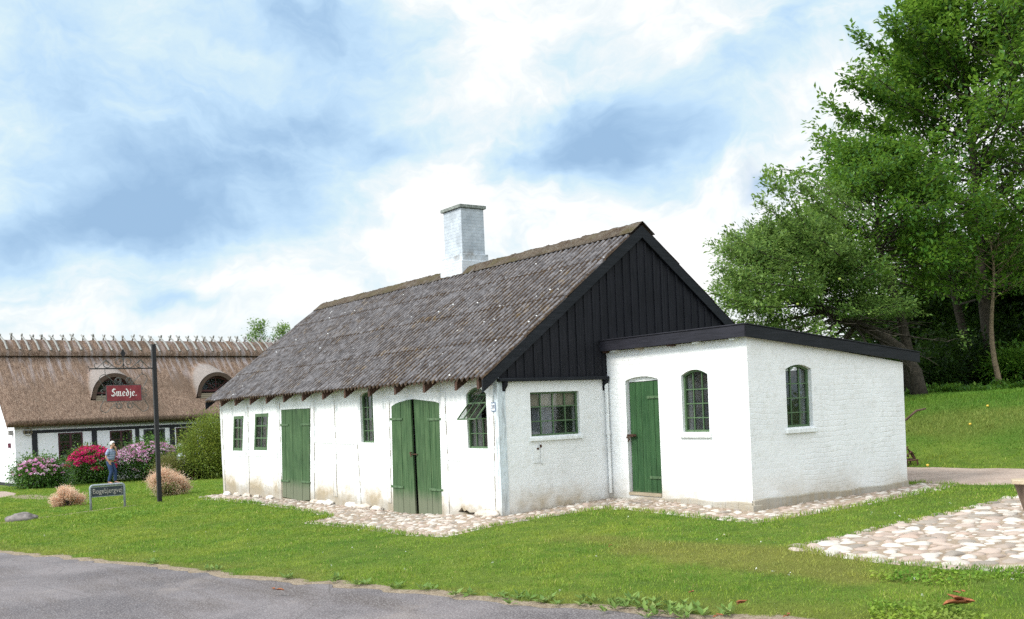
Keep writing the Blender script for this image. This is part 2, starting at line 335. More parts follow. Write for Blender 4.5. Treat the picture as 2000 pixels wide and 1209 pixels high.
ii = np.arange(X.size).reshape(X.shape); q = np.stack([ii[:-1, :-1], ii[1:, :-1], ii[1:, 1:], ii[:-1, 1:]], -1).reshape(-1, 4)
o = np_mesh('road', np.stack([X.ravel(), Y.ravel(), Z.ravel()], -1), q, M['asphalt'], smooth=True); o['kind'] = 'structure'

# cobbles ----------------------------------------------------------------
def ico(sub=1):
    p = (1+5**.5)/2; v = [(-1,p,0),(1,p,0),(-1,-p,0),(1,-p,0),(0,-1,p),(0,1,p),(0,-1,-p),(0,1,-p),(p,0,-1),(p,0,1),(-p,0,-1),(-p,0,1)]
    f = [(0,11,5),(0,5,1),(0,1,7),(0,7,10),(0,10,11),(1,5,9),(5,11,4),(11,10,2),(10,7,6),(7,1,8),(3,9,4),(3,4,2),(3,2,6),(3,6,8),(3,8,9),(4,9,5),(2,4,11),(6,2,10),(8,6,7),(9,8,1)]
    v = [np.array(a)/np.linalg.norm(a) for a in v]
    for _ in range(sub):
        cache = {}; nf = []
        def mid(a, b):
            k = (min(a, b), max(a, b))
            if k not in cache: m = v[a]+v[b]; v.append(m/np.linalg.norm(m)); cache[k] = len(v)-1
            return cache[k]
        for a, b, c in f:
            x, y, z = mid(a, b), mid(b, c), mid(c, a); nf += [(a, x, z), (b, y, x), (c, z, y), (x, y, z)]
        f = nf
    return np.array(v), np.array(f)
IV, IF = ico(2); IV1, IF1 = ico(1)
def stone_mat(name, light, mid_, pink):
    t = NT(name); c = t.coord(); ti = t.attr('tint'); a = t.noise(c, 9, 4); f = t.noise(c, 80, 4, .7)
    col = t.ramp(ti, [(0, tuple(x*.8 for x in mid_)), (.3, mid_), (.55, pink), (.75, light), (1, tuple(min(.8, x*1.1) for x in light))])
    col = t.mix(t.rng(a, .5, .75, 0, .35), col, tuple(x*.6 for x in mid_)); col = t.mix(t.rng(f, .55, .75, 0, .4), col, (.24, .2, .17))
    t.pbr(col, .75, t.bump(t.math('ADD', a, t.math('MULTIPLY', f, .4)), .35, .01), spec=.25); return t.m
M['cobble'] = stone_mat('fieldstone', (.46, .42, .375), (.27, .235, .20), (.37, .28, .23))
def sand_mat(name, c1, c2, s=60):
    t = NT(name); c = t.coord(); a = t.noise(c, 2.5, 4); f = t.noise(c, s, 5, .75)
    col = t.mix(t.rng(f, .35, .65), c1, c2); col = t.mix(t.rng(a, .45, .65, 0, .5), col, tuple(x*.72 for x in c1)); t.pbr(col, .95, t.bump(f, .6, .012), spec=.1); return t.m
M['sand'] = sand_mat('sandy_joints', (.25, .19, .14), (.36, .29, .22))
M['gravel'] = sand_mat('gravel', (.27, .20, .16), (.44, .36, .31), 45)
def cobbles(name, poly, smin, smax, n_try, edge_first=True, seed=1, flat=.34, frame=None):
    r = np.random.default_rng(seed); P = np.array(poly); lo = P.min(0); hi = P.max(0); cell = .25; grid = {}; out = []
    def ok(x, y, s):
        i, j = int(x/cell), int(y/cell)
        for a in range(i-2, i+3):
            for b in range(j-2, j+3):
                for (x2, y2, s2) in grid.get((a, b), ()):
                    if (x-x2)**2+(y-y2)**2 < (.52*(s+s2))**2: return False
        return True
    for k, (frac, sa, sb) in enumerate([(.035, smax*.8, smax), (.15, smax*.55, smax*.8), (.815, smin, smax*.55)]):
        m = int(n_try*frac); px = r.uniform(lo[0], hi[0], m); py = r.uniform(lo[1], hi[1], m); sz = np.sort(r.uniform(sa, sb, m))[::-1]
        dd = polydist(px, py, poly); ins = inpoly(px, py, poly)
        for x, y, s, d_, i_ in zip(px, py, sz, dd, ins):
            if not i_ and d_ > .05: continue
            if ok(x, y, s): grid.setdefault((int(x/cell), int(y/cell)), []).append((x, y, s)); out.append((x, y, s))
    V = []; T = []; Fs = []; nv = 0
    for (x, y, s) in out:
        big = s > .12
        iv, jf = (IV, IF) if big else (IV1, IF1)
        an = YAW+r.normal(0, .8); el = r.uniform(1.0, 1.4); ax_, ay_ = s/2*el, s/2/el*1.05
        v = iv.copy(); v = v*(1+.16*np.sin(v[:, [1]]*2.3+r.uniform(0, 6))*np.cos(v[:, [0]]*2.1+r.uniform(0, 6))+.05*r.standard_normal((1, 3)))
        v = np.sign(v)*np.abs(v)**r.uniform(.62, .95)
        v = v+.10*np.sin(v[:, [1, 2, 0]]*3.1+r.uniform(0, 6, 3))
        v = v*[ax_, ay_, s*flat]; ca, sa_ = math.cos(an), math.sin(an)
        v = np.stack([v[:, 0]*ca-v[:, 1]*sa_, v[:, 0]*sa_+v[:, 1]*ca, v[:, 2]+.12*v[:, 0]*r.uniform(-1, 1)], -1)
        V.append(v+[x, y, 0]); T.append(np.full(len(v), np.clip(r.normal(.6, .27), 0, 1))); Fs.append(jf+nv); nv += len(v)
    V = np.concatenate(V); T = np.concatenate(T); Fs = np.concatenate(Fs)
    cx = np.concatenate([np.full(len(IV) if s > .12 else len(IV1), x) for x, y, s in out]); cy = np.concatenate([np.full(len(IV) if s > .12 else len(IV1), y) for x, y, s in out])
    cs = np.concatenate([np.full(len(IV) if s > .12 else len(IV1), s) for x, y, s in out])
    V[:, 2] += H(cx, cy)-.010-cs*flat*.60+.010*vn(cx, cy, 3, 4)
    o = np_mesh(name, V, Fs, M['cobble'], attrs={'tint': T}, smooth=True); o['kind'] = 'structure'
    return o
def sheet(name, poly, dz, mat, step=.12, rag=.0):
    P = np.array(poly); lo = P.min(0)-.1; hi = P.max(0)+.1
    x = np.arange(lo[0], hi[0], step); y = np.arange(lo[1], hi[1], step); X, Y = np.meshgrid(x, y)
    ins = inpoly(X, Y, poly); keep = ins[:-1, :-1] | ins[1:, :-1] | ins[:-1, 1:] | ins[1:, 1:]
    Z = H(X, Y)+dz+.012*(fbm(X, Y, 2, 3)-.5)-.03*np.where(ins, 0, 1); ii = np.arange(X.size).reshape(X.shape)
    q = np.stack([ii[:-1, :-1], ii[:-1, 1:], ii[1:, 1:], ii[1:, :-1]], -1)[keep]
    o = np_mesh(name, np.stack([X.ravel(), Y.ravel(), Z.ravel()], -1), q, mat, smooth=True); o['kind'] = 'structure'; return o
sheet('cobble_bed', PAVE, -.008, M['sand']); sheet('apron_bed', APRON, -.006, M['sand'])
sheet('gravel_path', GRAVEL, .0, M['gravel'], .15); sheet('driveway', DRIVE, .0, M['gravel'], .4)
cobbles('cobblestone_paving', PAVE, .05, .225, 60000, seed=3, flat=.24)
cobbles('cobblestone_apron', APRON, .055, .155, 60000, seed=4, flat=.26)

# grass blades --------------------------------------------------------------
def grass_mat():
    t = NT('grass_blades'); c = t.coord(); ti = t.attr('tint'); a = t.noise(c, .6, 4, .6); b = t.noise(c, 2.6, 4, .6)
    col = t.ramp(ti, [(0, (.08, .17, .018)), (.5, (.205, .33, .035)), (.85, (.30, .39, .06)), (1, (.52, .45, .18))])
    col = t.mix(t.rng(a, .42, .64, 0, .55), col, (.30, .34, .045)); col = t.mix(t.rng(b, .46, .60, 0, .65), col, (.075, .20, .022)); col = t.mix(t.rng(t.noise(c, 1.3, 3), .58, .7, 0, .3), col, (.38, .35, .10))
    by = t.sep(c)[1]; col = t.mix(t.rng(by, 9.2, 10.5, 0, .60), col, (.085, .20, .022)); col = t.mix(t.math('MULTIPLY', t.attr('dry'), .45), col, (.36, .31, .10))  # bank blades coloured darker as tree shade, then the dry patches
    d = t.pbr(col, .6, spec=.2, out=False); tr = t.n('ShaderNodeBsdfTranslucent'); t.set(tr.inputs[0], col)
    m = t.n('ShaderNodeMixShader'); m.inputs[0].default_value = .35; t.L.new(d, m.inputs[1]); t.L.new(tr.outputs[0], m.inputs[2]); t.L.new(m.outputs[0], t.out.inputs[0]); return t.m
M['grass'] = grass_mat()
def blades(n, dmin, dmax, power, seed):
    r = np.random.default_rng(seed); th0 = math.atan2(fw[1], fw[0])
    th = th0+r.uniform(-R(41), R(41), n)
    u = r.random(n); d = (dmin**power+u*(dmax**power-dmin**power))**(1/power)
    x = CAM[0]+d*np.cos(th); y = CAM[1]+d*np.sin(th)
    s = road_s(x, y); k = (s > .06+.12*vn(x, y, 6, 31))
    for P_, mg in ((PAVE, .0), (APRON, .0), (GRAVEL, .0), (DRIVE, 0), (HOUSE, 0)):
        dd = polydist(x, y, P_); ins = inpoly(x, y, P_); k &= ~(ins & (dd > .04+.05*vn(x, y, 5, 33)))
    sp = .7*(1-sst(np.hypot((x+23.8)/3.0, (y+2.7)/.8), .5, 1.2)); k &= r.random(n) > sp
    k &= ~((x < -34.2) & (x > -42)); k &= ~((np.abs(x+11.7+.53*(y+5.3)+(vn(x, y, .8, 2)-.5)*.4) < .13) & (y > -6.6) & (y < -1.9) & (r.random(n) < .85))
    x, y, d, s = x[k], y[k], d[k], s[k]; n = len(x)
    z = H(x, y)+.025*(fbm(x, y, 1.4, 5)-.5)-.012
    patch = fbm(x, y, .9, 41); tuft = vn(x, y, 4.5, 43)
    h = (.018+.024*patch+.022*tuft**3)*r.uniform(.6, 1.35, n)*(1+.25*(d > 16)+ .7*(np.minimum(polydist(x, y, PAVE), polydist(x, y, APRON)) < .1))
    h *= 1+.6*sst(bank(x, y), .15, .6)
    w = .0026*(np.maximum(d, 9)/9)**.85*r.uniform(.7, 1.4, n)
    an = r.uniform(0, 2*math.pi, n); la = r.uniform(0, 2*math.pi, n); lean = r.uniform(.15, .95, n)*h
    p = np.stack([x, y, z], -1); side = np.stack([np.cos(an), np.sin(an), 0*an], -1)*w[:, None]
    tip = p+np.stack([np.cos(la)*lean, np.sin(la)*lean, h], -1); midp = p+np.stack([np.cos(la)*lean*.35, np.sin(la)*lean*.35, h*.62], -1)
    V = np.stack([p-side, p+side, midp+side*.75, tip, midp-side*.75], 1).reshape(-1, 3)
    b = np.arange(n)[:, None]*5; Fq = np.concatenate([b+[0, 1, 2, 4]], 0); Ft = b+[4, 2, 3]
    tint = np.clip(r.normal(.45, .24, n)+.25*(tuft-.5)-.34*sst(bank(x, y), .1, .5), 0, 1)  # lower tint on the bank adds painted tree shade
    dr = 1-sst(np.hypot((x-5.4)/2.6, (y+.75)/.55)+(vn(x, y, 2, 12)-.5)*.8, .5, 1.2)
    dr = np.maximum(dr, .8*(1-sst(np.hypot((x-.5)/3.2, (y-11.3)/1.3)+(vn(x, y, 1, 13)-.5)*.8, .4, 1.1)))
    dr = np.maximum(dr, .6*(1-sst(s, .2, .9))*(vn(x, y, 1.3, 14) > .35))
    return V, Fq, Ft, np.repeat(tint, 5), np.repeat(dr, 5)
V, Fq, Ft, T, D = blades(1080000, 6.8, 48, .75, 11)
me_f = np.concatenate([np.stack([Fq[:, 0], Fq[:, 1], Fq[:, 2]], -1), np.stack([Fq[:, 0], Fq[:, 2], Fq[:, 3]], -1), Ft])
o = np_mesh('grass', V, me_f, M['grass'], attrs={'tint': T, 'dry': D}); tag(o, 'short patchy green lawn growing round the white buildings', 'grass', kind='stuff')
# ------------------------------------------------------------------ smithy
L, W, A, B, D = 12.75, 5.985, 3.074, 2.157, 3.592
SL = .770; EZ = 2.095; EE = .322
def roofz(y): return EZ+SL*(min(y, W-y)+EE)
class Plane:
    def __init__(s, O, u, n): s.O = np.array(O, float); s.u = np.array(u, float); s.n = np.array(n, float)
    def p(s, a, z, d=0.): return s.O+s.u*a+np.array([0, 0, 1.])*z+s.n*d
PL = Plane((0, 0, 0), (1, 0, 0), (0, -1, 0)); PG = Plane((0, 0, 0), (0, 1, 0), (1, 0, 0))
PF = Plane((0, B, 0), (1, 0, 0), (0, -1, 0)); PE = Plane((A, 0, 0), (0, 1, 0), (1, 0, 0))
def wall_panel(mb, P, outer, holes, depth, back=True):
    loops = [outer]+holes
    tri = tessellate_polygon([[Vector((a, z, 0)) for a, z in lp] for lp in loops]); flat = [q for lp in loops for q in lp]
    for dd, flip in (((0, False), (-depth, True)) if back else ((0, False),)):
        vs = [P.p(a, z, dd) for a, z in flat]; fs = []
        for t in tri:
            nrm = np.cross(vs[t[1]]-vs[t[0]], vs[t[2]]-vs[t[0]]); f = tuple(t) if (nrm@P.n > 0) != flip else tuple(reversed(t)); fs.append(f)
        mb.add(vs, fs)
    for lp in holes:
        n = len(lp); vs = [P.p(a, z) for a, z in lp]+[P.p(a, z, -depth) for a, z in lp]
        cen = np.mean(vs, 0); fs = []
        for i in range(n):
            j = (i+1) % n; q = (i, j, n+j, n+i); nr = np.cross(vs[j]-vs[i], vs[n+i]-vs[i]); m = (vs[i]+vs[n+j])/2
            fs.append(q if nr@(cen-m) > 0 else tuple(reversed(q)))
        mb.add(vs, fs)
    lp = outer; n = len(lp); vs = [P.p(a, z) for a, z in lp]+[P.p(a, z, -depth) for a, z in lp]; cen = np.mean(vs, 0); fs = []
    for i in range(n):
        j = (i+1) % n; q = (i, j, n+j, n+i); nr = np.cross(vs[j]-vs[i], vs[n+i]-vs[i]); m = (vs[i]+vs[n+j])/2
        fs.append(q if nr@(cen-m) < 0 else tuple(reversed(q)))
    mb.add(vs, fs)
def arch(s0, s1, z0, zs, zt, k=0., n=8):
    pts = [(s0, z0), (s1, z0)]
    if zt > zs+.001:
        for i in range(n+1):
            t = i/n; a = s1+(s0-s1)*t; pts.append((a, zs+(zt-zs)*(1-(2*t-1)**2)))
    else: pts += [(s1, zs), (s0, zs)]
    return [(a+k*(z-z0), z) for a, z in pts]
def archz(a, s0, s1, zs, zt): t = (a-s0)/(s1-s0); return zs+(zt-zs)*(1-(2*t-1)**2)
def window(P, s0, s1, z0, zs, zt, cols, rows, parent, rec=.10, k=0., fwid=.035, mat=None, rowz=None, sill=None, group=None, skip_top=None, bar=.016, label=None, panemat=None):
    mat = mat or M['green_trim']; mb = MB(); poly = arch(s0, s1, z0, zs, zt, k); n = len(poly)
    sk = lambda a, z: (a+k*(z-z0), z)
    for i in range(n):
        a = np.array(poly[i]); b = np.array(poly[(i+1) % n]); d = b-a; ln = np.linalg.norm(d)
        if ln < 1e-5: continue
        d /= ln; nn = np.array([-d[1], d[0]]); m0 = a+nn*0; e0 = a-d*.0; e1 = b+d*.0
        q = [e0, e1, e1+nn*fwid, e0+nn*fwid]
        mb.prism([P.p(x, z, -rec) for x, z in q], P.n*.045+P.n*(.0007*i))
    for c in range(1, cols):
        a = s0+(s1-s0)*c/cols; zt_ = archz(a, s0, s1, zs, zt)-fwid*.4
        if skip_top: zt_ = skip_top
        lo = sk(a, z0+fwid); hi = sk(a, zt_)
        mb.prism([P.p(lo[0]-bar/2, lo[1], -rec+.008), P.p(lo[0]+bar/2, lo[1], -rec+.008), P.p(hi[0]+bar/2, hi[1], -rec+.008), P.p(hi[0]-bar/2, hi[1], -rec+.008)], P.n*.026)
    zz = rowz or [z0+(zs-z0)*r/rows for r in range(1, rows)]
    for r in zz:
        a0 = sk(s0+fwid*.6, r); a1 = sk(s1-fwid*.6, r)
        mb.prism([P.p(a0[0], r-bar/2, -rec+.011), P.p(a1[0], r-bar/2, -rec+.011), P.p(a1[0], r+bar/2, -rec+.011), P.p(a0[0], r+bar/2, -rec+.011)], P.n*.026)
    w_ = mb.build('window', mat, parent)
    if label: w_['label'] = label
    gb = MB(); gp = poly if not skip_top else arch(s0, s1, z0, skip_top, skip_top, k)
    gb.add([P.p(a, z, -rec+.018) for a, z in gp], [list(range(len(gp)))])
    gb.build('pane', panemat or M['glass'], w_)
    if sill:
        sb = MB(); sz, ext, prt = sill
        sb.hexa([P.p(s0-ext, z0-sz, -rec), P.p(s1+ext, z0-sz, -rec), P.p(s1+ext, z0-sz, prt), P.p(s0-ext, z0-sz, prt), P.p(s0-ext, z0-.002, -rec), P.p(s1+ext, z0-.002, -rec), P.p(s1+ext, z0-.022, prt), P.p(s0-ext, z0-.022, prt)])
        # hexa expects outward winding for u x up orientation
        sb.build('sill', M['sill'], w_, bevel=.006)
    return w_

smithy = empty('smithy_building', (0, 0, 0)); tag(smithy, 'old white smithy with corrugated roof, black boarded gable and green doors', 'building')
BOT = -.6
door1 = [(-8.80, -.17), (-7.27, -.17), (-7.08, 1.80), (-8.68, 1.80)]
ddoor = [(-3.48, -.22), (-1.82, -.22), (-1.77, 1.765), (-1.9, 1.795), (-2.69, 1.862), (-3.0, 1.835), (-3.25, 1.80), (-3.41, 1.755)]
w1 = arch(-11.93, -11.24, .85, 1.70, 1.70, .20); w2 = arch(-10.46, -9.62, .88, 1.735, 1.735, .20)
w3 = arch(-4.74, -4.20, 1.09, 1.98, 2.05); w4 = arch(-.92, -.34, 1.02, 1.88, 1.985)
hole = [(-1.30, -.02), (-1.10, -.05), (-.68, -.045), (-.80, .0), (-.95, -.01), (-1.04, .025), (-1.12, .0), (-1.18, .06)]
# irregular long wall, one piece with its openings
mb = MB()
topz = roofz(0)-.03
out_l = [(-L, BOT), (-.2, BOT), (-.2, topz), (-L, topz)]
wall_panel(mb, PL, out_l, [door1, ddoor, w1, w2, w3, w4, hole], .28)
gw = arch(.60, 1.57, 1.18, 1.87, 1.87)
yr = np.array([0., W/2, W]); out_g = [(.28, BOT), (W-.28, BOT), (W-.28, roofz(W-.28)-.03), (W/2, roofz(W/2)-.03), (.28, roofz(.28)-.03)]
wall_panel(mb, PG, [(.0, BOT), (W, BOT), (W, roofz(W)-.03), (W/2, roofz(W/2)-.03), (0, roofz(0)-.03)], [gw], .2)
mb.box(-L, -L+.25, .28, W, BOT, 2.2); mb.prism([(-L, .02, 2.2), (-L, W-.02, 2.2), (-L, W/2, roofz(W/2)-.05)], (.25, 0, 0)); mb.box(-L+.25, 0-.2, W-.25, W-.002, BOT, 2.3)
mb.build('wall', M['wall'], smithy)
# inner floor and dark back partition so that the rooms read as rooms
MB().box(-L+.26, -.21, .29, W-.26, -.3, -.2).build('floor', M['dark'], smithy)
# whitewashed half timbering, slightly proud of the wall
CRK = simple('open_joint', (.42, .39, .34), .95, 25, .4)
def strip(s0b, s0t, wd, z0, z1, mat='timber_white', pr=.014, P=PL):
    m = MB(); k = 6; r = random.Random(int(abs(s0b)*1000+z1*77)); L_ = []; R_ = []
    for i in range(k+1):
        t = i/k; z = z0+(z1-z0)*t; s = s0b+(s0t-s0b)*t+r.uniform(-.008, .008); L_.append((s, z)); R_.append((s+wd+r.uniform(-.008, .008), z))
    for i in range(k):
        q = [L_[i], R_[i], R_[i+1], L_[i+1]]; m.prism([P.p(a, z, -.01) for a, z in q], P.n*(pr+.01+r.uniform(-.002, .002)))
    m.mi = 1
    for i in range(k*3):
        t0, t1 = i/(k*3), (i+1)/(k*3)
        for side in (L_, R_):
            if r.random() < .45: continue
            f = lambda t: (side[min(int(t*k), k-1)][0]*(1-(t*k-min(int(t*k), k-1)))+side[min(int(t*k), k-1)+1][0]*(t*k-min(int(t*k), k-1)), z0+(z1-z0)*t)
            a, b = f(t0), f(t1); w_ = r.uniform(.002, .007); m.prism([P.p(a[0]-w_/2, a[1], 0), P.p(a[0]+w_/2, a[1], 0), P.p(b[0]+w_/3, b[1], 0), P.p(b[0]-w_/3, b[1], 0)], P.n*(pr+.0035))
    return m.build('timber_post', [M[mat], CRK], smithy)
for a in [(-12.70, -12.74, .14, -.3, 2.02), (-11.02, -10.88, .15, -.3, 1.92), (-8.98, -8.90, .15, -.3, 1.95), (-7.20, -7.02, .17, -.3, 1.95), (-6.05, -6.02, .15, .0, 1.95), (-4.98, -5.04, .15, -.25, 1.12),
          (-3.74, -3.66, .14, .0, 1.92), (-1.72, -1.70, .15, -.2, 1.95), (-.30, -.22, .11, -.1, 2.0)]: strip(*a)
def rail(s0, s1, z0, z1, h, pr=.011):
    m = MB(); m.prism([PL.p(s0, z0, -.01), PL.p(s1, z1, -.01), PL.p(s1, z1+h, -.01), PL.p(s0, z0+h, -.01)], PL.n*(.01+pr)); return m.build('timber_rail', M['timber_white'], smithy)
for a in [(-12.56, -11.0, .72, .72, .12), (-10.85, -8.98, .74, .74, .12), (-12.72, -8.9, 1.94, 1.95, .11), (-8.88, -7.0, 1.97, 1.98, .12), (-7.0, -5.0, 1.08, 1.05, .11), (-6.85, -5.9, 1.97, 1.98, .13), (-3.56, -1.70, 1.96, 1.97, .14), (-1.55, -.93, .82, .80, .10), (-5.85, -3.7, 2.07, 2.07, .12), (-1.55, -.05, 2.06, 2.06, .09)]: rail(*a)
m = MB()
for i in range(6):
    z0 = -.4+i*.42; z1 = z0+.42; o_ = lambda z: -.10+(.05*(1-(z+.4)/2.5)); q = o_(z0); q1 = o_(z1)
    m.hexa([(q, -.020, z0), (.016, -.020, z0), (.016, .12, z0), (q, .12, z0), (q1, -.020, z1), (.016, -.020, z1), (.016, .12, z1), (q1, .12, z1)])
m.build('corner_post', M['post_grey'], smithy)
# plinth boulders at the foot of the long wall
r_ = np.random.default_rng(5)
M['footing'] = stone_mat('whitewashed_footing', (.66, .64, .60), (.5, .47, .42), (.52, .45, .38))
for x in [-12.3, -11.6, -10.9, -10.2, -9.4, -6.9, -6.55, -6.2, -5.2, -4.9, -4.6, -4.1, -.42, -.2]:
    v = IV*(1+.12*r_.standard_normal((len(IV), 1)))*[r_.uniform(.13, .24), .09, r_.uniform(.05, .09)]+[x, -.05, Hs(x, -.1)+.02]
    np_mesh('footing_stone', v, IF, M['footing'], smithy, {'tint': np.full(len(v), r_.uniform(.4, .9))}, True)
m = MB(); m.box(-.30, -.17, -.018, .0, 1.985, 2.045); m.build('exposed_brick', simple('bare_brick', (.30, .17, .09), .9, 20, .4, bump=.4), smithy)

# plank doors
def door_leaf(P, bl, br, tl, trr, n, parent, mat, d0=-.05, th=.035, ztop=None, hinge=None, hz=(.22, 1.45), seed=1, gap=.007, hlen=.42, kind='door_leaf'):
    m = MB(); r = random.Random(seed); bl, br, tl, trr = map(np.array, (bl, br, tl, trr)); ws = np.cumsum([0]+[r.uniform(.8, 1.25) for _ in range(n)]); ws = ws/ws[-1]
    for i in range(n):
        a0 = bl+(br-bl)*ws[i]; a1 = bl+(br-bl)*ws[i+1]; b0 = tl+(trr-tl)*ws[i]; b1 = tl+(trr-tl)*ws[i+1]
        if ztop: b0 = np.array([b0[0], ztop(b0[0])]); b1 = np.array([b1[0], ztop(b1[0])])
        zb = r.uniform(-.006, .006); q = [(a0[0]+gap/2, a0[1]+zb), (a1[0]-gap/2, a1[1]+zb), (b1[0]-gap/2, b1[1]), (b0[0]+gap/2, b0[1])]
        m.prism([P.p(a, z, d0) for a, z in q], P.n*(th+r.uniform(-.004, .004)))
    o = m.build(kind, M[mat], parent, bevel=.004)
    bk = MB(); bk.prism([P.p(bl[0]+.01, bl[1]+.01, d0-.012), P.p(br[0]-.01, br[1]+.01, d0-.012), P.p(trr[0]-.01, trr[1]-.02, d0-.012), P.p(tl[0]+.01, tl[1]-.02, d0-.012)], P.n*.011)
    bk.build('backing', M['dark'], o)
    if hinge:
        for z in hz:
            h = MB(); t = (z-bl[1])/(tl[1]-bl[1])
            if hinge == 'l': e = bl[0]+(tl[0]-bl[0])*t; x0, x1 = e-.04, e+hlen
            else: e = br[0]+(trr[0]-br[0])*t; x0, x1 = e-hlen, e+.04
            h.prism([P.p(x0, z-.022, d0+th+.004), P.p(x1, z-.018, d0+th+.004), P.p(x1, z+.018, d0+th+.004), P.p(x0, z+.022, d0+th+.004)], P.n*.012)
            for k in range(3):
                a = x0+.06+(x1-x0-.1)*k/2; h.tube([P.p(a, z, d0+th+.014), P.p(a, z, d0+th+.026)], .009, 6)
            h.build('hinge', M['green_trim'], o)
    return o
d1 = empty('door', (0, 0, 0)); d1.parent = smithy
door_leaf(PL, (-8.79, -.15), (-8.02, -.17), (-8.67, 1.795), (-7.86, 1.795), 4, d1, 'green', -.03, hinge='l', hz=(.22, 1.46), seed=2)
door_leaf(PL, (-8.01, -.18), (-7.28, -.15), (-7.85, 1.795), (-7.09, 1.795), 4, d1, 'green', -.02, hinge='r', hz=(.24, 1.46), seed=3)
d2 = empty('door', (0, 0, 0)); d2.parent = smithy; d2['label'] = 'arched green double door of weathered planks'
za = lambda s: float(np.interp(s, [-3.41, -3.25, -3.0, -2.69, -1.9, -1.76], [1.755, 1.80, 1.835, 1.862, 1.795, 1.765]))
door_leaf(PL, (-3.50, -.14), (-2.675, -.19), (-3.42, 1.78), (-2.71, 1.85), 4, d2, 'green', -.005, ztop=za, hinge='l', hz=(.31, 1.52), seed=4)
door_leaf(PL, (-2.635, -.19), (-1.80, -.16), (-2.67, 1.85), (-1.76, 1.77), 5, d2, 'green', -.045, ztop=za, hinge='r', hz=(.31, 1.50), seed=5)
h = MB(); h.tube([PL.p(-2.70, .93, .04), PL.p(-2.70, .93, .08), PL.p(-2.66, .86, .08)], .013, 6); h.tube([PL.p(-2.72, .90, .055), PL.p(-2.58, .90, .0)], .010, 6); h.build('latch', M['iron'], d2)
d3 = empty('door', (0, 0, 0)); d3.parent = smithy
adoor = arch(.47, 1.235, .19, 2.0, 2.055)
lf = door_leaf(PF, (.485, .215), (1.225, .215), (.495, 1.965), (1.225, 1.975), 5, d3, 'green_door2', -.09, hinge='r', hz=(.46, 1.72), seed=7, hlen=.30)
h = MB(); h.box(.47, .62, B-.01, B+.06, 1.10, 1.14); h.tube([(.45, B+.0, 1.09), (.50, B-.02, 1.09), (.53, B-.01, 1.06), (.50, B-.01, 1.03)], .011, 6); h.tube([(.49, B-.01, 1.13), (.66, B+.02, 1.12)], .012, 6); h.build('bolt', M['iron'], d3)
MB().box(.475, 1.23, B-.02, B+.1, .17, .213).build('threshold', M['bare'], d3)

m = MB(); m.prism([PF.p(.475, 1.975, -.13), PF.p(1.23, 1.985, -.13), PF.p(1.23, 2.06, -.13), PF.p(.475, 2.06, -.13)], PF.n*.07); m.build('door_header', M['sill'], d3)
# windows
window(PL, -11.93, -11.24, .85, 1.70, 1.70, 2, 3, smithy, rec=.045, k=.20, fwid=.07, bar=.03, panemat=None)
window(PL, -10.46, -9.62, .88, 1.735, 1.735, 2, 3, smithy, rec=.045, k=.20, fwid=.075, bar=.03)
window(PL, -4.74, -4.20, 1.09, 1.98, 2.05, 3, 4, smithy, rec=.10, fwid=.03)
cw = window(PL, -.92, -.34, 1.02, 1.88, 1.985, 3, 4, smithy, rec=.08, fwid=.03, rowz=[1.255, 1.49], skip_top=1.49, label='window with its tilted sash open')
# pivoting sash of the corner window: bottom swings out, top swings in
sb = MB(); zc = 1.735; an = R(42)
def sp(a, t): return PL.p(a, zc+t*math.cos(an), -.03-t*math.sin(an))   # t<0 is the lower, outer half
ys = np.array([math.sin(an)*0, 0, 0])
for a in (-.90, -.72, -.54, -.355):
    sb.beam(sp(a, -.33), sp(a, .16 if abs(a+.63) > .2 else .22), .018, .018, (0, -1, .3))
for t in (-.33, 0, .17): sb.beam(sp(-.90, t), sp(-.355, t), .018, .018, (0, -1, .3))
sh_ = sb.build('sash', M['green_trim'], cw)
gb = MB(); gb.add([sp(-.90, -.33), sp(-.355, -.33), sp(-.355, .17), sp(-.63, .23), sp(-.90, .17)], [[0, 1, 2, 3, 4]]); gb.build('pane', glass('tilted_dusty_glass', (.7, .75, .72), .9), sh_)
g = window(PG, .60, 1.57, 1.18, 1.87, 1.87, 4, 3, smithy, rec=.10, fwid=.028, bar=.018, sill=(.075, .035, .045))
cb = MB()
xs_ = np.linspace(.606, 1.564, 40)
for i in range(39):
    x0, x1 = -.112+.006*math.sin(i*.9), -.112+.006*math.sin((i+1)*.9)
    cb.add([(x0, xs_[i], 1.645), (x1, xs_[i+1], 1.645), (x1, xs_[i+1], 1.865), (x0, xs_[i], 1.865)], [(0, 1, 2, 3)])
cb.build('curtain', M['cloth'], g)
cb = MB(); cb.box(-.26, -.24, .80, 1.19, 1.1, 1.64); cb.build('hanging_cloth', M['curtain_grey'], g)
window(PF, 1.745, 2.295, 1.17, 2.02, 2.10, 3, 4, smithy, rec=.10, fwid=.032, sill=(.08, .05, .04))
window(PE, 2.945, 3.51, 1.195, 2.04, 2.105, 3, 4, smithy, rec=.11, fwid=.032, sill=(.085, .05, .045))
# annex walls
mb = MB()
wall_panel(mb, PF, [(.0, BOT), (A-.22, BOT), (A-.22, 2.50), (.0, 2.50)], [adoor, arch(1.745, 2.295, 1.17, 2.02, 2.10)], .22)
zt = lambda y: 2.535-(y-B)*.1165
wall_panel(mb, PE, [(B, BOT), (B+D, BOT), (B+D, zt(B+D)), (B, zt(B))], [arch(2.945, 3.51, 1.195, 2.04, 2.105)], .22)
mb.box(0.01, A-.22, B+D-.2, B+D, BOT, zt(B+D)-.02)
mb.build('annex_wall', M['annex'], smithy)
MB().box(.0, A-.23, B+.23, B+D-.21, -.2, -.05).build('floor', M['dark'], smithy)
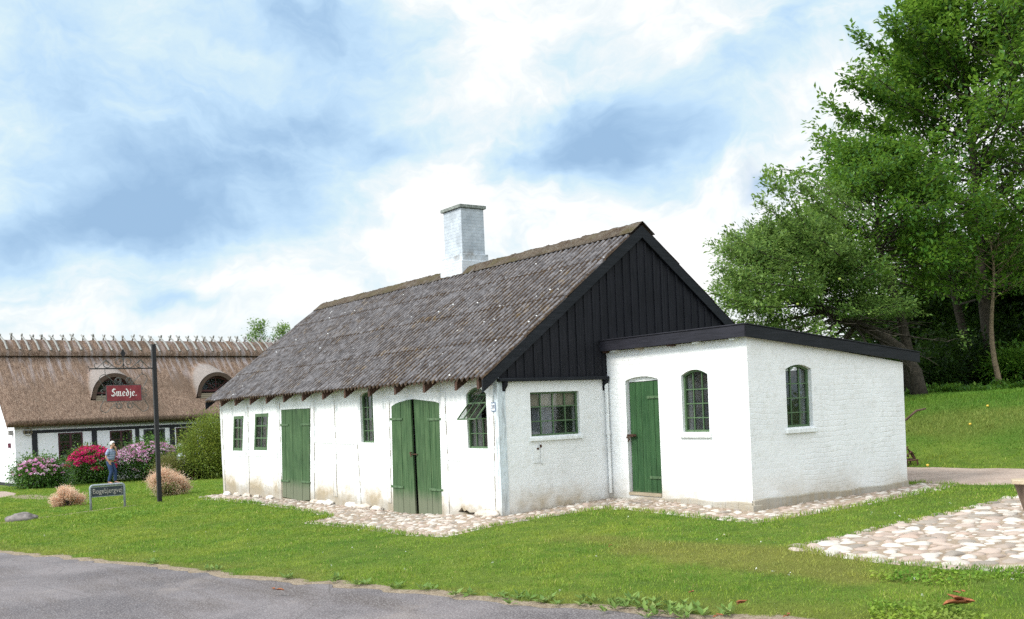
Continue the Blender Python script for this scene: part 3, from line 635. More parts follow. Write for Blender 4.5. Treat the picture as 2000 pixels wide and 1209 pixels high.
# plinth of the annex
m = MB(); n_ = 12
def wob(i, s=0): return .012*math.sin(i*1.7+s)+.010*math.sin(i*.63+s*2)
for i in range(n_):
    y0 = B+D*i/n_; y1 = B+D*(i+1)/n_; t0 = .215+wob(i); t1 = .215+wob(i+1)
    m.hexa([(A-.02, y0, -.5), (A+.035, y0, -.5), (A+.035, y1, -.5), (A-.02, y1, -.5), (A-.02, y0, t0), (A+.026, y0, t0-.012), (A+.026, y1, t1-.012), (A-.02, y1, t1)])
for i in range(n_):
    x0 = .05+(A-.05)*i/n_; x1 = .05+(A-.05)*(i+1)/n_; t0 = .13+.02*x0+wob(i, 2); t1 = .13+.02*x1+wob(i+1, 2)
    m.hexa([(x0, B-.035, -.5), (x1, B-.035, -.5), (x1, B+.02, -.5), (x0, B+.02, -.5), (x0, B-.026, t0-.01), (x1, B-.026, t1-.01), (x1, B+.02, t1), (x0, B+.02, t0)])
m.box(A-.12, A+.045, B-.045, B+.16, -.5, .14)
m.build('plinth', M['plinth'], smithy, bevel=.008)
# annex roof + fascias
m = MB(); zr = lambda y: 2.675-(y-2.04)*.1025
m.hexa([(.055, 2.05, zr(2.05)-.05), (3.135, 2.05, zr(2.05)-.05), (3.135, 6.05, zr(6.05)-.05), (.055, 6.05, zr(6.05)-.05), (.055, 2.05, zr(2.05)+.0), (3.135, 2.05, zr(2.05)), (3.135, 6.05, zr(6.05)), (.055, 6.05, zr(6.05))])
m.build('annex_roof', simple('roofing_felt', (.03, .03, .032), .8, 30, .3, bump=.3), smithy)
m = MB(); m.box(-.045, 3.165, 2.018, 2.048, 2.50, 2.668); m.box(-.05, 3.172, 2.005, 2.075, 2.670, 2.688); m.build('fascia', M['black_h'], smithy, bevel=.004)
m = MB()
m.hexa([(3.138, 2.050, 2.50), (3.166, 2.050, 2.50), (3.166, 6.08, 2.105), (3.138, 6.08, 2.105), (3.138, 2.050, 2.668), (3.166, 2.050, 2.668), (3.166, 6.08, 2.262), (3.138, 6.08, 2.262)])
m.hexa([(3.10, 2.077, 2.670), (3.174, 2.077, 2.670), (3.174, 6.09, 2.265), (3.10, 6.09, 2.265), (3.10, 2.077, 2.688), (3.174, 2.077, 2.688), (3.174, 6.09, 2.283), (3.10, 6.09, 2.283)])
m.build('fascia', M['black_y'], smithy, bevel=.004)
for x, c in ((.05, 'brown'), (.30, 'sill'), (.89, 'bare'), (1.61, 'brown'), (2.15, 'sill'), (2.88, 'sill')):
    MB().box(x-.05, x+.05, 2.06, B+.0, 2.475, 2.535).build('rafter_end', M[c], smithy)
# gable boarding
m = MB(); rr = random.Random(9); y = .02; bz = 2.085
def rake(y): return roofz(y)-.10
while y < W-.05:
    w_ = rr.uniform(.155, .185); y1 = min(y+w_, W-.03); zb = bz if y < B-.02 else 2.45
    if y < W/2 < y1: pts = [(y, zb), (y1, zb), (y1, rake(y1)), (W/2, rake(W/2)), (y, rake(y))]
    else: pts = [(y, zb), (y1, zb), (y1, rake(y1)), (y, rake(y))]
    if rake(y1) > zb+.02 and rake(y) > zb+.02: m.prism([(.002, a, z) for a, z in pts], (.024+rr.uniform(0, .006), 0, 0))
    b0, b1 = y1-.022, y1+.022
    if rake(b0) > zb+.03 and rake(b1) > zb+.03: m.prism([(.026, b0, zb), (.026, b1, zb), (.026, b1, rake(b1)), (.026, b0, rake(b0))], (.020, 0, 0))
    y = y1+.004
m.build('gable_boarding', M['black'], smithy, bevel=.002)
m = MB(); m.beam((.055, -.02, 2.070), (.055, B-.015, 2.070), .105, .055); m.build('drip_board', M['black_y'], smithy, bevel=.012)
for y in (.10, B-.06):
    k = MB(); k.prism([(.003, y-.03, 2.04), (.10, y-.03, 2.04), (.085, y-.03, 1.98), (.03, y-.03, 1.93), (.003, y-.03, 1.86)], (0, .06, 0)); k.build('bracket', M['black'], smithy, bevel=.004)
# bargeboards
for sgn in (0, 1):
    k = MB(); ys = (-.33, W/2) if not sgn else (W+.33, W/2)
    z0 = EZ+SL*(EE-.33)-.012; z1 = roofz(W/2)-.012
    k.prism([(.062, ys[0], z0), (.062, ys[1], z1), (.062, ys[1], z1-.215), (.062, ys[0], z0-.19)], (.034, 0, 0)); k.build('bargeboard', M['black_y'], smithy, bevel=.003)
    k = MB(); k.prism([(-L-.14, ys[0], z0), (-L-.14, ys[1], z1), (-L-.14, ys[1], z1-.2), (-L-.14, ys[0], z0-.18)], (.034, 0, 0)); k.build('bargeboard', M['black_y'], smithy)
# rafters, one mesh per foot
for i in range(14):
    x = -12.88+i*1.0085-(.03 if i == 0 else 0)
    if x > -.1: x = -.13
    k = MB(); yo = -.275
    k.prism([(x-.035, yo, roofz(0)+SL*yo-.045), (x-.035, .0 if i else 1.0, roofz(0)-.045+(0 if i else SL)), (x-.035, .0 if i else 1.0, roofz(0)-.045-.165+(0 if i else SL)), (x-.035, yo, roofz(0)+SL*yo-.185)], (.07, 0, 0))
    k.build('rafter_foot', M['brown'], smithy)
# corrugated sheets
def corr_mat():
    t = NT('corrugated_fibre_cement'); c = t.coord(); v = t.attr('crest'); a = t.noise(c, 1.1, 4, .6); b = t.noise(c, 6, 5, .7); f = t.noise(c, 34, 4, .75); g = t.noise(t.mapv(c, (3, 1, 1)), 5, 5, .7)
    col = t.mix(t.rng(b, .35, .65), (.055, .052, .055), (.180, .172, .178))
    ms = t.math('ADD', t.math('MULTIPLY', t.math('SUBTRACT', 1., v), .95), t.math('MULTIPLY', t.math('SUBTRACT', g, .5), 1.5)); ms = t.math('ADD', ms, t.math('MULTIPLY', t.math('SUBTRACT', a, .5), .7))
    moss = t.mix(t.rng(f, .35, .65), (.012, .009, .008), (.070, .045, .026)); col = t.mix(t.rng(ms, .22, .46), col, moss)
    og = t.math('MULTIPLY', t.rng(b, .55, .66), t.rng(a, .5, .62)); col = t.mix(t.math('MULTIPLY', og, .55), col, (.16, .105, .035))
    col = t.mix(t.math('MULTIPLY', t.rng(f, .64, .70), .7), col, (.45, .45, .44))
    sp_ = t.voro(c, 6.5); col = t.mix(t.math('MULTIPLY', t.rng(sp_, .08, .11, 1, 0), t.rng(t.noise(c, 2.3, 2), .5, .56)), col, (.62, .63, .62))
    col = t.mix(t.rng(f, .30, .46, .85, 0), col, (.016, .013, .012))
    t.pbr(col, .9, t.bump(t.math('ADD', f, b), .7, .012), spec=.15); return t.m
M['corr'] = corr_mat()
def slope_mesh(rear=False):
    px = .150; n = int(13.05/px*8); xs = np.linspace(-12.93, .105, n); V = []; Q = []; C = []; nv = 0
    Ls = W/2+EE; rows = [(-.0, .262), (.25, .512), (.5, .762), (.75, 1.0)]
    for k, (t0, t1) in enumerate(rows):
        ts_ = np.linspace(t0, t1, 9); X, T_ = np.meshgrid(xs, ts_)
        yy = -EE+T_*Ls; wv = np.cos(2*math.pi*(X/px)); z = EZ-.02+SL*(yy+EE)+.031*wv+.02+.020*(1-(T_-t0)/(t1-t0))+.012*(fbm(X, yy, .7, 50)-.5)+.004*(vn(X, yy, 9, 52)-.5)
        if k == 0: yy = yy-.03*(vn(np.floor(X/1.0), X*0, 1, 5)-.5)*(T_ < .001)
        if rear: yy = W-yy
        V.append(np.stack([X.ravel(), yy.ravel(), z.ravel()], -1)); C.append((.5+.5*wv).ravel())
        ii = np.arange(X.size).reshape(X.shape)+nv; q = np.stack([ii[:-1, :-1], ii[:-1, 1:], ii[1:, 1:], ii[1:, :-1]], -1).reshape(-1, 4); Q.append(q[:, ::-1] if rear else q); nv += X.size
        # thickness at the lower edge
        lo = V[-1][:n].copy(); lo[:, 2] -= .010; V.append(lo); C.append(np.zeros(n)); jj = np.arange(n)+nv; q = np.stack([jj[:-1], jj[1:], ii[0, 1:], ii[0, :-1]], -1); Q.append(q[:, ::-1] if rear else q); nv += n
    return np_mesh('roof', np.concatenate(V), np.concatenate(Q), M['corr'], smithy, {'crest': np.concatenate(C)}, True)
roof_f = slope_mesh(); slope_mesh(True)
def ridge_mat():
    t = NT('mossy_ridge'); c = t.coord(); a = t.noise(c, 5, 5, .7); f = t.noise(c, 40, 4, .7)
    col = t.mix(t.rng(a, .35, .62), (.050, .030, .018), (.115, .090, .065)); col = t.mix(t.rng(f, .5, .68, 0, .8), col, (.20, .20, .18)); col = t.mix(t.rng(t.noise(c, 2, 3), .5, .65, 0, .5), col, (.085, .075, .03))
    t.pbr(col, .95, t.bump(t.math('ADD', a, f), 1., .03), spec=.1); return t.m
n = 420; xs = np.linspace(-12.95, .12, n); prof = [(-.27, -.225, -.016), (-.27, -.225, .0), (-.15, -.125, .008), (-.05, -.035, .010), (0, .004, .006), (.05, -.035, .010), (.15, -.125, .008), (.27, -.225, .0), (.27, -.225, -.016)]
V = []
for k, (dy, dz_, up_) in enumerate(prof):
    jit = .022*(vn(xs, xs*0+k//2, 6, 60)-.5)+.02*(vn(xs, xs*0, 23, 61+k//2)-.5); tile = np.mod(xs+.3, 1.12) < .03
    V.append(np.stack([xs, W/2+dy*(1+.10*(vn(np.floor((xs+.3)/1.12), xs*0, 1, k//4)-.5)), roofz(W/2)+.062+dz_*.93+jit*(1 if 0 < k < 8 else .6)+.012*tile], -1))
V = np.stack(V); ii = np.arange(V.shape[0]*n).reshape(-1, n); q = np.stack([ii[:-1, :-1], ii[:-1, 1:], ii[1:, 1:], ii[1:, :-1]], -1).reshape(-1, 4)
np_mesh('ridge_cap', V.reshape(-1, 3)-[0, 0, .02], q, ridge_mat(), smithy, smooth=True)
# chimney
def chim_mat():
    t = NT('limewashed_chimney'); c = t.coord(); x, y, z = t.sep(c); a = t.noise(c, 4, 5, .65); f = t.noise(c, 30, 4, .7)
    b = t.n('ShaderNodeTexBrick'); t.set(b.inputs['Vector'], t.comb(t.math('ADD', x, y), z, 0.)); b.inputs['Scale'].default_value = 1; b.inputs['Brick Width'].default_value = .24; b.inputs['Row Height'].default_value = .07; b.inputs['Mortar Size'].default_value = .008
    b.inputs['Color1'].default_value = (1, 1, 1, 1); b.inputs['Color2'].default_value = (.75, .75, .75, 1); b.inputs['Mortar'].default_value = (.2, .2, .2, 1)
    col = t.mix(t.rng(a, .35, .65), (.50, .55, .60), (.34, .38, .42)); col = t.mix(t.math('MULTIPLY', t.math('SUBTRACT', 1., b.outputs['Color']), .22), col, (.25, .25, .24)); col = t.mix(t.rng(f, .6, .72, 0, .6), col, (.30, .29, .26))
    low = t.rng(z, 4.75, 5.0, 1, 0); col = t.mix(t.math('MULTIPLY', low, .5), col, (.66, .68, .70)); st = t.math('MULTIPLY', t.rng(a, .5, .62), t.rng(t.math('ABSOLUTE', t.math('SUBTRACT', z, 4.93)), .0, .14, .7, 0)); col = t.mix(st, col, (.20, .18, .15))
    t.pbr(col, .9, t.bump(t.math('ADD', b.outputs['Color'], a), .5, .012), spec=.15); return t.m
m = MB(); cx0, cx1, cy0, cy1 = -6.12, -5.40, 2.86, 3.44
m.box(cx0-.09, cx1+.09, cy0-.08, cy1+.05, 4.2, 4.80); m.box(cx0-.05, cx1+.06, cy0-.04, cy1+.04, 4.80, 4.95)
m.box(cx0, cx1, cy0, cy1, 4.95, 5.93); ch = m.build('chimney', chim_mat(), smithy, bevel=.012)
m = MB(); m.box(cx0-.045, cx1+.045, cy0-.045, cy1+.045, 5.93, 6.00); m.build('cap', simple('chimney_cap_stone', (.20, .22, .20), .9, 25, .5, bump=.5), ch, bevel=.008)
# downpipe, meter box, number plate
m = MB(); m.tube([(.055, B-.05, 2.0), (.055, B-.05, 1.2), (.06, B-.048, 1.19), (.06, B-.045, .18)], [.03, .03, .026, .026], 8); m.tube([(.06, B-.05, 1.20), (.06, B-.05, 1.14)], .037, 8); m.build('downpipe', M['timber_white'], smithy, smooth=False)
m = MB(); m.box(.001, .014, .61, .745, .76, 1.02); m.box(.001, .022, .75, .768, .75, 1.06); m.box(.001, .018, .77, .80, .74, .95); o = m.build('meter_hatch', M['timber_white'], smithy, bevel=.003)
k = MB(); k.tube([(.016, .70, .985), (.024, .70, .985)], .02, 8); k.box(.022, .03, .735, .77, 1.0, 1.045); k.build('rusty_screw', M['iron'], o)
m = MB(); m.box(-.165, -.045, -.028, -.022, 1.595, 1.735); pt = m.build('number_plate', simple('plate_blue', (.16, .22, .32), .4, 10, .1), smithy)
k = MB(); k.box(-.150, -.060, -.031, -.028, 1.61, 1.72); k.build('plate_face', simple('plate_white', (.75, .77, .8), .4, 10, .05), pt)
def text_mesh(body, size, name, mat, parent, mw, ext=.002):
    cu = bpy.data.curves.new(name, 'FONT'); cu.body = body; cu.size = size; cu.extrude = ext; cu.align_x = 'CENTER'; cu.align_y = 'CENTER'
    tmp = bpy.data.objects.new(name, cu); COL.objects.link(tmp); dg = bpy.context.evaluated_depsgraph_get(); me = bpy.data.meshes.new_from_object(tmp.evaluated_get(dg)); bpy.data.objects.remove(tmp); bpy.data.curves.remove(cu)
    me.transform(mw); me.materials.clear(); me.materials.append(mat); me.name = name; return link(name, me, parent)
text_mesh('38', .085, 'plate_number', simple('plate_ink', (.05, .06, .1), .5, 10, .1), pt, Matrix.Translation((-.105, -.032, 1.665)) @ Matrix.Rotation(R(90), 4, 'X'))
# ------------------------------------------------------------------ thatched farmhouse
fa = R(94.36); FO = np.array([-34.4, -1.5, -.85]); fd = np.array([math.cos(fa), math.sin(fa), 0]); fn = np.array([-math.sin(fa), math.cos(fa), 0])
farm = empty('farmhouse', tuple(FO), fa); tag(farm, 'long white half-timbered farmhouse with a brown thatched roof', 'building')
# local frame: x along the facade, y into the house, z up from its ground (ground -.85)
PX = Plane((0, 0, 0), (1, 0, 0), (0, -1, 0)); FL = 20.; HG = 2.62; RZ = 6.27; RY = 3.3
def fz(y): return 2.72+(RZ-2.72)*(y+.50)/(RY+.50)      # top of thatch
FW = [(1.72, 2.74), (3.90, 4.88), (5.40, 6.38), (6.90, 7.88), (10.2, 11.2), (13.2, 14.2)]
mb = MB(); wall_panel(mb, PX, [(.0, -.4), (FL, -.4), (FL, HG+.3), (.0, HG+.3)], [arch(a, b, 1.02, 2.17, 2.17) for a, b in FW], .3)
mb.prism([(0, .30, -.4), (0, 2*RY, -.4), (0, 2*RY, 2.6), (0, RY, RZ-.45), (0, .30, 2.95)], (.3, 0, 0)); mb.box(FL-.3, FL, .3, 2*RY, -.4, 2.8); mb.box(.3, FL-.3, 2*RY-.3, 2*RY, -.4, 2.8)
mb.build('wall', M['farm_wall'], farm); MB().box(.3, FL-.3, .31, 2*RY-.31, 0, .1).build('floor', M['dark'], farm)
BT = simple('black_painted_timber', (.016, .017, .022), .6, 8, .3)
def fb(nm, x0, x1, z0, z1, pr=.022): return MB().box(x0, x1, -pr, .02, z0, z1).build(nm, BT, farm)
fb('timber_rail', .33, 8.1, 2.20, 2.33); fb('timber_rail', 8.1, FL-.3, 2.20, 2.33)
fb('timber_rail', .08, 1.2, .86, 1.0); fb('timber_rail', 1.2, 2.95, .90, 1.01)
for a, b in ((.66, .88), (3.12, 3.34), (5.02, 5.2), (6.60, 6.83), (8.35, 8.6), (9.6, 9.8), (12, 12.2)): fb('timber_post', a, b, 1.0 if a < 3 else .5, 2.198, .026)
MB().box(-.012, FL, -.012, .0, 2.40, 2.62).build('eaves_board', simple('grey_eaves_board', (.35, .34, .34), .8, 9, .2), farm)
MB().box(-.02, -.0, -.01, 2*RY, -.35, .10).build('tarred_base', BT, farm)
FRM = simple('dark_red_window_paint', (.055, .022, .026), .45, 15, .3); FRG = simple('dark_grey_window_paint', (.05, .05, .058), .45, 15, .3)
for i, (a, b) in enumerate(FW):
    w_ = MB(); mt = FRM if i != 2 else FRG; z0, z1 = 1.02, 2.17; y0, y1 = -.012, .05
    for q in ((a, a+.065, z0, z1), (b-.065, b, z0, z1), (a+.065, b-.065, z1-.065, z1), (a+.065, b-.065, z0, z0+.08), ((a+b)/2-.045, (a+b)/2+.045, z0+.08, z1-.065)): w_.box(q[0], q[1], y0, y1, q[2], q[3])
    for k in (1, 2):
        zz = z0+.05+(z1-z0-.1)*k/3
        for p, q in ((a+.065, (a+b)/2-.045), ((a+b)/2+.045, b-.065)): w_.box(p, q, y0+.012, y1-.01, zz-.016, zz+.016)
    wo = w_.build('window', mt, farm); wo['label'] = 'dark framed six-pane casement window'
    g_ = MB(); g_.add([(a, .02, z0), (b, .02, z0), (b, .02, z1), (a, .02, z1)], [(0, 1, 2, 3)]); g_.build('pane', M['glass'], wo)
    if i < 2:
        for q in (.3, .72):
            v = MB(); c_ = (a+(b-a)*q, .13, z0+.06); v.lathe(c_, [(.05, 0), (.07, .08), (.045, .14)], 10); v.build('vase', simple('pale_pottery', (.45, .46, .42), .5, 10, .2), wo)
            if q > .5: v = MB(); v.lathe((c_[0], .13, c_[2]+.14), [(.03, 0), (.05, .1), (.02, .2), (.06, .26), (.01, .33)], 8); v.build('ornament', simple('pale_ornament', (.5, .55, .55), .5, 10, .2), wo)
# wall lamp and small fittings
m = MB(); c = np.array((.50, -.10, 2.27)); m.tube([c+[0, .08, 0], c], .03, 8); ring = [c+np.array((math.cos(t)*.16, 0, math.sin(t)*.16)) for t in np.linspace(0, 2*math.pi, 20)]; m.tube(ring, .018, 6); m.tube([c+[-.16, 0, 0], c+[.16, 0, 0]], .012, 5); m.tube([c+[0, 0, -.16], c+[0, 0, .16]], .012, 5); m.build('wall_ornament', simple('old_brass', (.22, .19, .12), .6, 10, .4), farm)
MB().box(-.10, -.002, .72, .84, 1.62, 1.82).build('wall_box', simple('dark_red_box', (.12, .03, .05), .6, 10, .2), farm)
MB().box(-.16, .2, .25, .45, 2.16, 2.36).build('beam_end', simple('grey_beam_end', (.27, .26, .25), .8, 20, .3, bump=.4), farm)
# thatch
def thatch_mat():
    t = NT('thatch'); c = t.coord(); sl = t.mapv(c, (7, 1.6, 1.6)); a = t.noise(c, .55, 4, .6); b = t.noise(sl, 2.2, 5, .7); f = t.noise(t.mapv(c, (1, .5, .5)), 38, 5, .8); s2 = t.noise(t.mapv(c, (3.5, .35, .35)), 1.5, 4, .6)
    col = t.mix(t.rng(b, .35, .66), (.10, .062, .045), (.27, .185, .135)); col = t.mix(t.rng(f, .52, .62, 0, .8), col, (.50, .39, .31)); col = t.mix(t.rng(f, .36, .47, .85, 0), col, (.055, .035, .028))
    gr = t.math('MULTIPLY', t.rng(s2, .48, .62), t.attr('worn')); col = t.mix(t.math('MULTIPLY', gr, .8), col, (.34, .30, .30)); col = t.mix(t.rng(a, .48, .62, 0, .6), col, (.12, .085, .062))
    gg = t.attr('flank'); col = t.mix(t.math('MULTIPLY', gg, .6), col, (.33, .31, .30))
    t.pbr(col, .95, t.bump(t.math('ADD', f, t.math('MULTIPLY', b, .6)), 1., .05), spec=.08); return t.m
M['thatch'] = thatch_mat()
DC = [4.36, 9.20, 14.2]; DY = .42; DZ = 3.60; DA, DB = .88, 1.08
def dome(x):
    z = np.full(np.shape(x), -9.)
    for c in DC:
        u_ = np.abs(x-c); inn = DZ+.08+(DB)*np.sqrt(np.clip(1-(u_/(DA+.16))**2, 0, 1)); fl = DZ-.85+(DB+.55)*np.exp(-(u_/1.30)**2.2)
        z = np.maximum(z, np.maximum(np.where(u_ < DA+.16, inn, -9), fl))
    return z
xs = np.linspace(-.38, FL+.3, 330); yf = np.linspace(-.50, DY, 10); yb = np.linspace(DY, RY, 34)
def rows_(ys, domed):
    X, Y = np.meshgrid(xs, ys); Z = fz(Y)-.10*np.sin(np.pi*np.clip((Y+.5)/(RY+.5), 0, 1))*.6
    Z = Z+.035*(fbm(X, Y, .7, 70)-.5)+.05*(fbm(X, Y, 4., 73)-.5)
    fk = np.zeros_like(X)
    if domed:
        k = np.exp(-((Y-DY)/1.7)**2); Dm = dome(X); Dz = Z+(np.maximum(Dm, Z)-Z)*1.0
        Dz = np.maximum(Z, Dm+(Y-DY)*.30); fk = sst(Dz-Z, .02, .35); Z = Dz
    Z = np.where((X < .0), Z-.05*sst(-X, 0, .38)*2, Z)
    return X, Y, Z, fk
V = []; Q = []; Wn = []; Fk = []; nv = 0
for ys, dm in ((yf, False), (yb, True)):
    X, Y, Z, fk = rows_(ys, dm); V.append(np.stack([X.ravel(), Y.ravel(), Z.ravel()], -1)); Wn.append(sst(Y.ravel(), 0.8, 2.6)); Fk.append((fk*sst(RY-Y, .2, 1.4)).ravel())
    ii = np.arange(X.size).reshape(X.shape)+nv; Q.append(np.stack([ii[:-1, :-1], ii[:-1, 1:], ii[1:, 1:], ii[1:, :-1]], -1).reshape(-1, 4)); nv += X.size
# rear slope and undersides
X, Y = np.meshgrid(xs, np.linspace(RY, 2*RY+.5, 6)); Z = fz(2*RY-Y); V.append(np.stack([X.ravel(), Y.ravel(), Z.ravel()], -1)); ii = np.arange(X.size).reshape(X.shape)+nv; Q.append(np.stack([ii[:-1, :-1], ii[:-1, 1:], ii[1:, 1:], ii[1:, :-1]], -1).reshape(-1, 4)); nv += X.size; Wn.append(np.ones(X.size)); Fk.append(np.zeros(X.size))
TH = .32
for ya, yb_ in ((-.5, RY), (2*RY+.5, RY)):
    X, T_ = np.meshgrid(xs, np.linspace(0, 1, 5)); Y = ya+(yb_-ya)*T_; s_ = 1 if ya < RY else -1; Y = Y+s_*.14*(1-T_)+0; Z = fz(np.where(ya < RY, Y, 2*RY-Y))-TH-.04+.02*(vn(X, Y, 6, 75)-.5)
    V.append(np.stack([X.ravel(), Y.ravel(), Z.ravel()], -1)); ii = np.arange(X.size).reshape(X.shape)+nv; Q.append(np.stack([ii[:-1, :-1], ii[1:, :-1], ii[1:, 1:], ii[:-1, 1:]], -1).reshape(-1, 4)[:, ::s_]); nv += X.size; Wn.append(np.zeros(X.size)); Fk.append(np.zeros(X.size))
    if ya < RY: lowi = ii[0]
n_ = len(xs); top0 = np.arange(n_); Q.append(np.stack([lowi[:-1], lowi[1:], top0[1:], top0[:-1]], -1))
# gable end cut of the thatch
for xe in (0, n_-1):
    x = xs[xe]; pr = [(x, yy, fz(yy)-.10*.6*math.sin(math.pi*(yy+.5)/(RY+.5))-(.10 if xe == 0 else 0)) for yy in np.linspace(-.5, RY, 8)]+[(x, yy, fz(2*RY-yy)-.05) for yy in np.linspace(RY, 2*RY+.5, 8)[1:]]
    lo = [(x+(.04 if xe == 0 else -.04), -.36 if i == 0 else p[1], p[2]-TH) for i, p in enumerate(pr)]; V.append(np.array(pr+lo)); k = len(pr); b0 = nv+np.arange(k-1)
    q = np.stack([b0, b0+k, b0+k+1, b0+1], -1); Q.append(q if xe == 0 else q[:, ::-1]); nv += 2*k; Wn.append(np.zeros(2*k)); Fk.append(np.zeros(2*k))
roof = np_mesh('thatched_roof', np.concatenate(V), np.concatenate(Q), M['thatch'], farm, {'worn': np.concatenate(Wn), 'flank': np.concatenate(Fk)}, True)
CUT = simple('thatch_cut_edge', (.085, .058, .045), .95, 40, .5, bump=.8)
BRD = wood('grey_weatherboard', (.20, .16, .12), (.34, .29, .22), .85, axis='x')
DRD = simple('dark_red_dormer', (.075, .022, .024), .5, 12, .3)
for c in DC:
    dm = empty('dormer', (0, 0, 0)); dm.parent = farm
    ou = [(c+(DA+.15)*math.cos(t), DZ+.0+(DB+.08)*math.sin(t)) for t in np.linspace(0, math.pi, 25)]
    inn = [(c+DA*.97*math.cos(t), DZ+(DB-.10)*math.sin(t)) for t in np.linspace(0, math.pi, 25)]
    m = MB(); P_ = Plane((0, DY, 0), (1, 0, 0), (0, -1, 0))
    vs = [P_.p(a, z, .01) for a, z in ou]+[P_.p(a, z, .0) for a, z in inn]+[P_.p(a, z, -.45) for a, z in inn]; k = 25
    m.add(vs, [(i, i+1, k+i+1, k+i) for i in range(k-1)]+[(k+i, k+i+1, 2*k+i+1, 2*k+i) for i in range(k-1)]); m.build('thatch_edge', CUT, dm)
    m = MB(); a_, b_ = DA*.95, DB-.13; zb = DZ+.02
    ringo = [(c+a_*math.cos(t), zb+.22+(b_-.22)*math.sin(t)) for t in np.linspace(0, math.pi, 19)]; ringi = [(c+(a_-.10)*math.cos(t), zb+.30+(b_-.40)*math.sin(t)) for t in np.linspace(0, math.pi, 19)]
    for i in range(18): m.prism([P_.p(*ringo[i], -.30), P_.p(*ringo[i+1], -.30), P_.p(*ringi[i+1], -.30), P_.p(*ringi[i], -.30)], P_.n*.06)
    m.prism([P_.p(c-a_, zb+.22, -.30), P_.p(c+a_, zb+.22, -.30), P_.p(c+a_, zb+.31, -.30), P_.p(c-a_, zb+.31, -.30)], P_.n*.062)
    for t in (45, 90, 135): e = (c+(a_-.08)*math.cos(R(t)), zb+.3+(b_-.38)*math.sin(R(t))); m.beam(P_.p(c, zb+.3, -.265), P_.p(*e, -.265), .03, .03, (0, 1, 0))
    mid_ = [P_.p(c+(a_*.5)*math.cos(t), zb+.3+(b_-.35)*.5*math.sin(t), -.265) for t in np.linspace(0, math.pi, 12)]; m.tube(mid_, .013, 5); wo = m.build('window', DRD, dm)
    g_ = MB(); g_.add([P_.p(x, z, -.275) for x, z in ringi], [list(range(19))]); g_.build('pane', M['glass'], wo)
    bk = MB(); bk.add([P_.p(c+a_*1.2*math.cos(t), zb+(b_+.1)*math.sin(t), -.6) for t in np.linspace(0, math.pi, 14)], [list(range(14))]); bk.build('backing', M['dark'], dm)
    m = MB()
    for i in range(3): m.box(c-a_-.03, c+a_+.03, DY-.02+.04*i, DY+.30, zb-.10+.085*i, zb-.10+.085*i+.07)
    m.build('sill_boards', BRD, dm)
# ridge roll and crossed ridge sticks
m_x = np.linspace(-.42, FL+.3, 260); pr = []
for k, t in enumerate(np.linspace(-1, 1, 13)):
    yy = RY+t*.82; zz = RZ+.20-.62*abs(t)**1.25+.05*(vn(m_x, m_x*0, 1.9, 80)-.5)+.05*(vn(m_x, m_x*0+k, 7, 81)-.5)-.02*np.abs(np.sin(m_x*math.pi/.44)); pr.append(np.stack([m_x, np.full(m_x.shape, yy), zz], -1))
for t in (1, -1):
    yy = RY+t*.80; pr.append(np.stack([m_x, np.full(m_x.shape, yy), np.full(m_x.shape, RZ-.60)], -1)) if t == 1 else pr.insert(0, np.stack([m_x, np.full(m_x.shape, yy), np.full(m_x.shape, RZ-.60)], -1))
V = np.stack(pr); ii = np.arange(V.shape[0]*len(m_x)).reshape(V.shape[0], -1); q = np.stack([ii[:-1, :-1], ii[:-1, 1:], ii[1:, 1:], ii[1:, :-1]], -1).reshape(-1, 4)
np_mesh('ridge_thatch', V.reshape(-1, 3), q, M['thatch'], farm, {'worn': np.full(V.shape[0]*len(m_x), .8), 'flank': np.zeros(V.shape[0]*len(m_x))}, True)
rr = random.Random(4); x = -.2
while x < 17.5:
    for s_ in (-1, 1):
        m = MB(); th = rr.uniform(.036, .050); ln = rr.uniform(.86, 1.02); tl = rr.uniform(.10, .2)
        a = np.array([x+rr.uniform(-.04, .04)+.02*s_, RY+s_*(-.14), RZ+.42+rr.uniform(-.02, .06)]); b = np.array([x+tl*.3, RY+s_*.12, RZ+.22]); c = np.array([x+tl, RY+s_*ln*.86, RZ-.34+rr.uniform(-.05, .05)])
        m.tube([a, (a+b)/2+[rr.uniform(-.02, .02), 0, .01], b+[0, 0, .05], (b+c)/2+[rr.uniform(-.02, .02), 0, .09], c], [th*.8, th, th, th, th*1.05], 5)
        m.build('ridge_stick', M['stick'], farm)
    x += rr.uniform(.40, .50)

# ------------------------------------------------------------------ signs
arm_dir = -(rt*1.6+fw*1.15); arm_dir /= np.linalg.norm(arm_dir); PB = at(312, 981, 26.1); PB[2] = Hs(PB[0], PB[1])
post = empty('sign_post', tuple(PB), 0); tag(post, 'tall black sign post with a scrolled iron arm', 'post')
def zof(px, v, Z): return float(at(px, v, Z)[2])-PB[2]
ztop = zof(305, 673, 26.1); zarm = zof(303, 719, 26.1)
MB().box(-.05, .05, -.05, .05, -.3, ztop).build('post', M['iron_dark'], post, bevel=.004)
MB().box(-.062, .062, -.062, .062, ztop, ztop+.012).build('cap', M['iron_grey'], post)
S2 = lambda X, Y: arm_dir*((965-X)*.00178+.03)+np.array([0, 0, zarm-(Y-412)*.00193])
def crv(pts, r, mb, n=6):
    P = [np.array(p, float) for p in pts]; out = []
    P = [2*P[0]-P[1]]+P+[2*P[-1]-P[-2]]
    for i in range(1, len(P)-2):
        for t in np.linspace(0, 1, 5)[:-1]: out.append(.5*((2*P[i])+(-P[i-1]+P[i+1])*t+(2*P[i-1]-5*P[i]+4*P[i+1]-P[i+2])*t*t+(-P[i-1]+3*P[i]-3*P[i+1]+P[i+2])*t**3))
    out.append(P[-2]); mb.tube([S2(*p) for p in out], r, n)
m = MB(); m.tube([S2(990, 412), S2(105, 412)], .016, 8); m.build('arm', M['iron_dark'], post)
